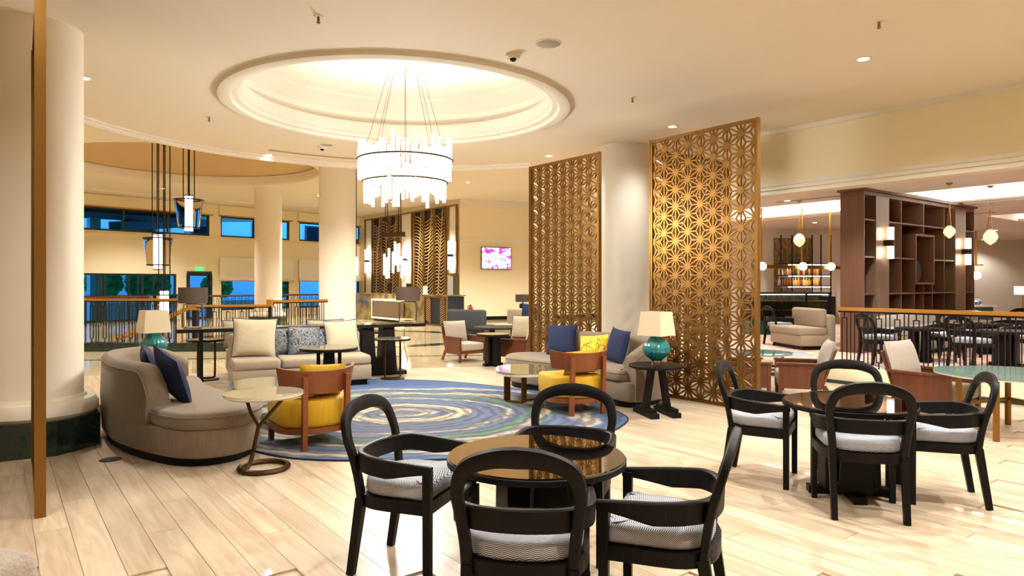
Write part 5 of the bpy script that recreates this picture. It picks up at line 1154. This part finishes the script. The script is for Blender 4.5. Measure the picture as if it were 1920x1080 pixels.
# ================================================================ BAR
YB = 16.4; bx0, bx1 = dep(1405, YB), dep(1557, YB)
br = thing('bar_counter', 'dark bar counter with a glazed display case and teal ribbed base', 'bar', (bx0, YB, ZF)); wB = bx1-bx0; zt_ = 1.28-ZF
MB().bx(0, wB, 0, .6, 0, .34).build('base', 'teal_panel', br, smooth=0)
for k in range(18): MB().bx(wB/18*k+.02, wB/18*k+.06, -.02, 0, .04, .34).build('rib', 'black_iron', br, smooth=0)
MB().bx(-.02, wB+.02, -.04, .62, .34, .38).build('case_floor', 'black_iron', br, smooth=0); MB().bx(-.02, wB+.02, -.04, .62, zt_-.04, zt_).build('counter_top', 'black_iron', br, smooth=0)
for x in (0, wB*.69, wB-.04): MB().bx(x, x+.04, -.03, .01, .38, zt_-.04).build('case_post', 'black_iron', br, smooth=0)
for x0, x1_ in ((.04, wB*.69), (wB*.69+.04, wB-.04)): MB().bx(x0, x1_, -.012, -.004, .38, zt_-.04).build('case_glass', 'clear_glass', br, smooth=0)
for z in (.58, .80): MB().bx(.04, wB-.04, .05, .5, z, z+.012).build('glass_shelf', 'marble_white', br, smooth=0)
MB().bx(.0, wB, .55, .6, .38, zt_-.04).build('case_back', 'bar_mirror', br, smooth=0); MB().bx(.05, wB-.05, .02, .05, zt_-.06, zt_-.04).build('light_strip', 'bar_strip', br, smooth=0)  # strip inside the case is added to brighten its dark interior
YS = 20.6; sx0, sx1 = dep(1458, YS), dep(1556, YS)
bb = thing('back_bar', 'tall back bar with bronze mirror and lit black bottle shelves', 'shelving', (sx0, YS, ZF)); wS = sx1-sx0
MB().bx(0, wS*.72, .28, .32, 0, zat(445, YS)-ZF).build('mirror_panel', 'bar_mirror', bb, smooth=0)
zs_ = [zat(y, YS)-ZF for y in (494, 515.5, 535.5)]
for z in zs_: MB().bx(0, wS, -.1, .22, z-.03, z).build('shelf', 'black_iron', bb, smooth=0); MB().bx(.3, wS-.02, -.09, -.06, z-.05, z-.03).build('light_strip', 'bar_strip', bb, smooth=0)
for x in (.06, wS*.25, wS*.63, wS*.8, wS-.02): MB().bx(x-.015, x+.015, -.12, -.09, 0, zat(441, YS)-ZF).build('upright', 'black_iron', bb, smooth=0)
MB().bx(-.1, wS+.1, -.15, .3, 0, 1.0-ZF+.1).build('back_counter', 'black_iron', bb, smooth=0)
bot = [MB().lathe([(.04, 0), (.042, .01), (.042, .15), (.016, .19), (.015, .25), (.018, .26)], 10).mesh('bottle', 'bottle_%d' % k) for k in range(8)]
cols = ('amber', 'golden', 'green', 'straw', 'clear', 'blue', 'red', 'orange')
k = 0; rnd = random.Random(9); seen = {}
for row, z in enumerate(zs_[1:]):
    for i in range(16):
        c_ = rnd.randrange(8); x = .06+i*(wS-.35)/15
        o = place('bottle', bot[c_], None, (sx0+x, YS+.02, ZF+z)); o.scale = (1, 1, rnd.uniform(.85, 1.05))
        q_ = seen[row, c_] = seen.get((row, c_), -1)+1
        tag(o, '%s %s bottle from the left on the %s lit back bar shelf' % (('first', 'second', 'third', 'fourth', 'fifth', 'sixth', 'seventh')[q_], cols[c_], ('upper', 'lower')[row]), 'bottle', 'bottles on the back bar')
# brass rail with globes
YG = 15.2; g0, g1 = dep(1405, YG), dep(1590, YG+.5); zg = zat(499, YG)
gr = thing('globe_rail', 'hanging brass rail with white glowing globes in front of the bar', 'pendant lamp', (0, 0, 0))
MB().beam((g0, YG, zg), (g1, YG+.5, zg-.03), .05, .07).build('rail', 'brass', gr, smooth=0)
for px in (1427, 1502, 1555):
    t = (px-1405)/185; x = g0+(g1-g0)*t; y = YG+.5*t; MB().tube([(x, y, zg), (x, y, ZR)], .018, 6).build('rod', 'brass', gr); MB().lathe([(.04, ZR-.015), (.04, ZR)], 12, c=(x, y, 0)).build('canopy', 'brass', gr)
    bm = MB().lathe([(.001, -.09), (.05, -.075), (.085, -.03), (.085, .03), (.05, .075), (.001, .09)], 16, c=(x, y-.06, zg-.0)).build('globe', 'globe_glow', gr, smooth=80)
q = cpt(1830, 463, ZR); fg = thing('globe_pendant', 'single globe pendant on a brass rod right of the shelf unit', 'pendant lamp', (dep(1830, 22), 22, 0)); MB().tube([(0, 0, zat(497, 22)), (0, 0, ZR)], .03, 6).build('rod', 'brass', fg); MB().lathe([(.2, zat(498, 22)), (.2, zat(496, 22))], 16).build('disc', 'brass', fg); MB().lathe([(.01, 0), (.13, .05), (.15, .13), (.12, .21), (.01, .26)], 16, c=(0, 0, zat(524, 22))).build('globe', 'globe_glow', fg, smooth=80)
fl = thing('floor_lamp', 'lit cream drum shade lamp at the right edge beyond the railing', 'lamp', (dep(1918, 19), 19, ZF)); MB().lathe([(.20, zat(552, 19)-ZF), (.20, zat(537, 19)-ZF)], 24, cap=False).build('shade', 'shade_glow', fl); MB().tube([(0, 0, 0), (0, 0, zat(545, 19)-ZF)], .02, 6).build('stem', 'brass', fl); MB().lathe([(.15, 0), (.15, .02)], 20).build('foot', 'brass', fl)
stn = thing('service_stand', 'teal service stand with a white top right of the shelf unit', 'stand', (dep(1836, 16.5), 16.5, ZF)); MB().bx(-.2, .2, -.2, .2, 0, zat(575, 16.5)-ZF).build('body', 'teal_panel', stn, smooth=0); MB().bx(-.25, .25, -.25, .25, zat(575, 16.5)-ZF, zat(572, 16.5)-ZF).build('top', 'marble_white', stn, smooth=0)
vz = thing('porcelain_jar', 'blue and white porcelain jar on the teal stand', 'jar', (dep(1831, 16.5), 16.5, zat(572, 16.5))); MB().lathe([(.05, 0), (.09, .04), (.10, .09), (.07, .14), (.04, .15)], 20).build('body', 'porcelain', vz)
# glass tables on the right
def brass_table(loc, r, h, rz, label, legs):
    t = thing('glass_table', label, 'table', (*loc, 0), rz, 'glass tables with brass legs'); pb = blob((0, 0), r, 4, 48, .05)
    MB().prism(pb, h-.03, h-.012).build('tabletop', 'marble_white', t, smooth=40); MB().prism([(x*1.01, y*1.01) for x, y in pb], h-.012, h).build('glass_top', 'green_glass', t, smooth=40)
    for x, y in legs: MB().bx(x-.02, x+.02, y-.02, y+.02, 0, h-.03).build('leg', 'brass_frame', t, smooth=0)
    for (a, b) in zip(legs, legs[1:]): MB().beam((*a, .28), (*b, .28), .03, .03).build('stretcher', 'brass_frame', t, smooth=0)
lx, ly = at(1868, 828)
brass_table((lx+.42, ly+.42), .62, .60, 0, 'green tinted glass table with brass legs at the right edge', [(-.42, -.42), (-.50, .0), (.25, .35), (.4, -.3)])
brass_table((3.58, 9.92), .45, .50, 0, 'green tinted glass table half behind the right lattice screen', [(-.3, -.2), (.22, -.32), (.30, .1), (-.1, .35)])
# ================================================================ OUTSIDE
mb = MB(); mb.add([tuple(TW @ Vector((x, y, -.05))) for x, y in ((-15, .2), (40, .2), (40, 60), (-15, 60))], [(0, 1, 2, 3)]); struct(mb.build('ground', 'ext_ground', smooth=0), 'forecourt paving outside the entrance')
eb = thing('building', 'pale neighbouring building beyond the forecourt', 'building', tuple(TW @ Vector((0, 16, 0))), TW.to_euler().z)
MB().bx(-10, 34, 0, .4, 0, 6.5).build('facade', 'ext_wall', eb, smooth=0); MB().bx(-10, 34, -.5, 0, 3.4, 3.8).build('ledge', 'ext_wall', eb, smooth=0)
for k in range(9): w_ = MB().bx(-7+4.2*k, -5+4.2*k, -.06, .0, 4.3, 5.8).build('window', 'ext_dark', eb, smooth=0); MB().bx(-6.85+4.2*k, -5.15+4.2*k, -.08, -.06, 4.4, 5.7).build('pane', 'window_glass', w_, smooth=0)
cn = thing('canopy', 'dark entrance canopy beams above the forecourt', 'canopy', tuple(TW @ Vector((0, .6, 0))), TW.to_euler().z)
MB().bx(-4, 11.5, 0, 3.0, 4.25, 4.5).build('slab', 'ext_dark', cn, smooth=0)
for k in range(3): MB().bx(1+3.6*k, 1.4+3.6*k, 2.4, 2.8, 0, 4.25).build('post', 'ext_wall', cn, smooth=0)
MB().beam((9, 2, 3.9), (16, 8, 4.9), .5, .4).build('raking_beam', 'ext_dark', cn, smooth=0)
hm = bpy.data.meshes.new('foliage'); bm = bmesh.new(); bmesh.ops.create_icosphere(bm, subdivisions=4, radius=1); rnd = random.Random(2)
for v in bm.verts: v.co *= 1+rnd.uniform(-.16, .16)
bm.to_mesh(hm); bm.free(); hm.materials.append(M['hedge'])
tr_m = MB().lathe([(.12, 0), (.08, 1.4)], 8).mesh('trunk', 'walnut')
for k, (s_, y_, r_, h_) in enumerate(((-1.0, 11, .9, 1.3), (1.6, 12, 1.0, 1.7), (3.6, 10.5, .8, 1.2), (6.0, 11.5, .9, 1.6), (10.2, 7.5, .8, 1.5), (12.4, 8, 1.0, 1.5), (16.5, 9, .8, 1.3), (20.5, 9, 1.0, 1.5))):
    q = TW @ Vector((s_, y_, 0)); sb = thing('shrub', 'green shrub outside '+('the left end of the entrance doors', 'the entrance doors, tall one', 'the middle of the entrance doors', 'the entrance doors near the single door', 'the single glazed door', 'the window behind the rear column', 'between the two lower windows', 'the window nearest reception')[k], 'shrub', q, 0, 'shrubs in the forecourt')
    o = place('foliage', hm, sb, (0, 0, h_)); o.scale = (r_, r_, r_*.8); place('trunk', tr_m, sb, (0, 0, -.05))
for k in range(3):
    q = TW @ Vector((2+8*k, 5.2, 0)); pn = thing('planter', 'low planter wall outside '+('the left half of the entrance doors', 'the single glazed door', 'the window nearest reception')[k], 'planter', q, TW.to_euler().z); MB().bx(-3, 3, -.25, .25, -.05, .55).build('wall', 'ext_wall', pn, smooth=0); MB().bx(-3.05, 3.05, -.3, .3, .55, .62).build('coping', 'ext_wall', pn, smooth=0)
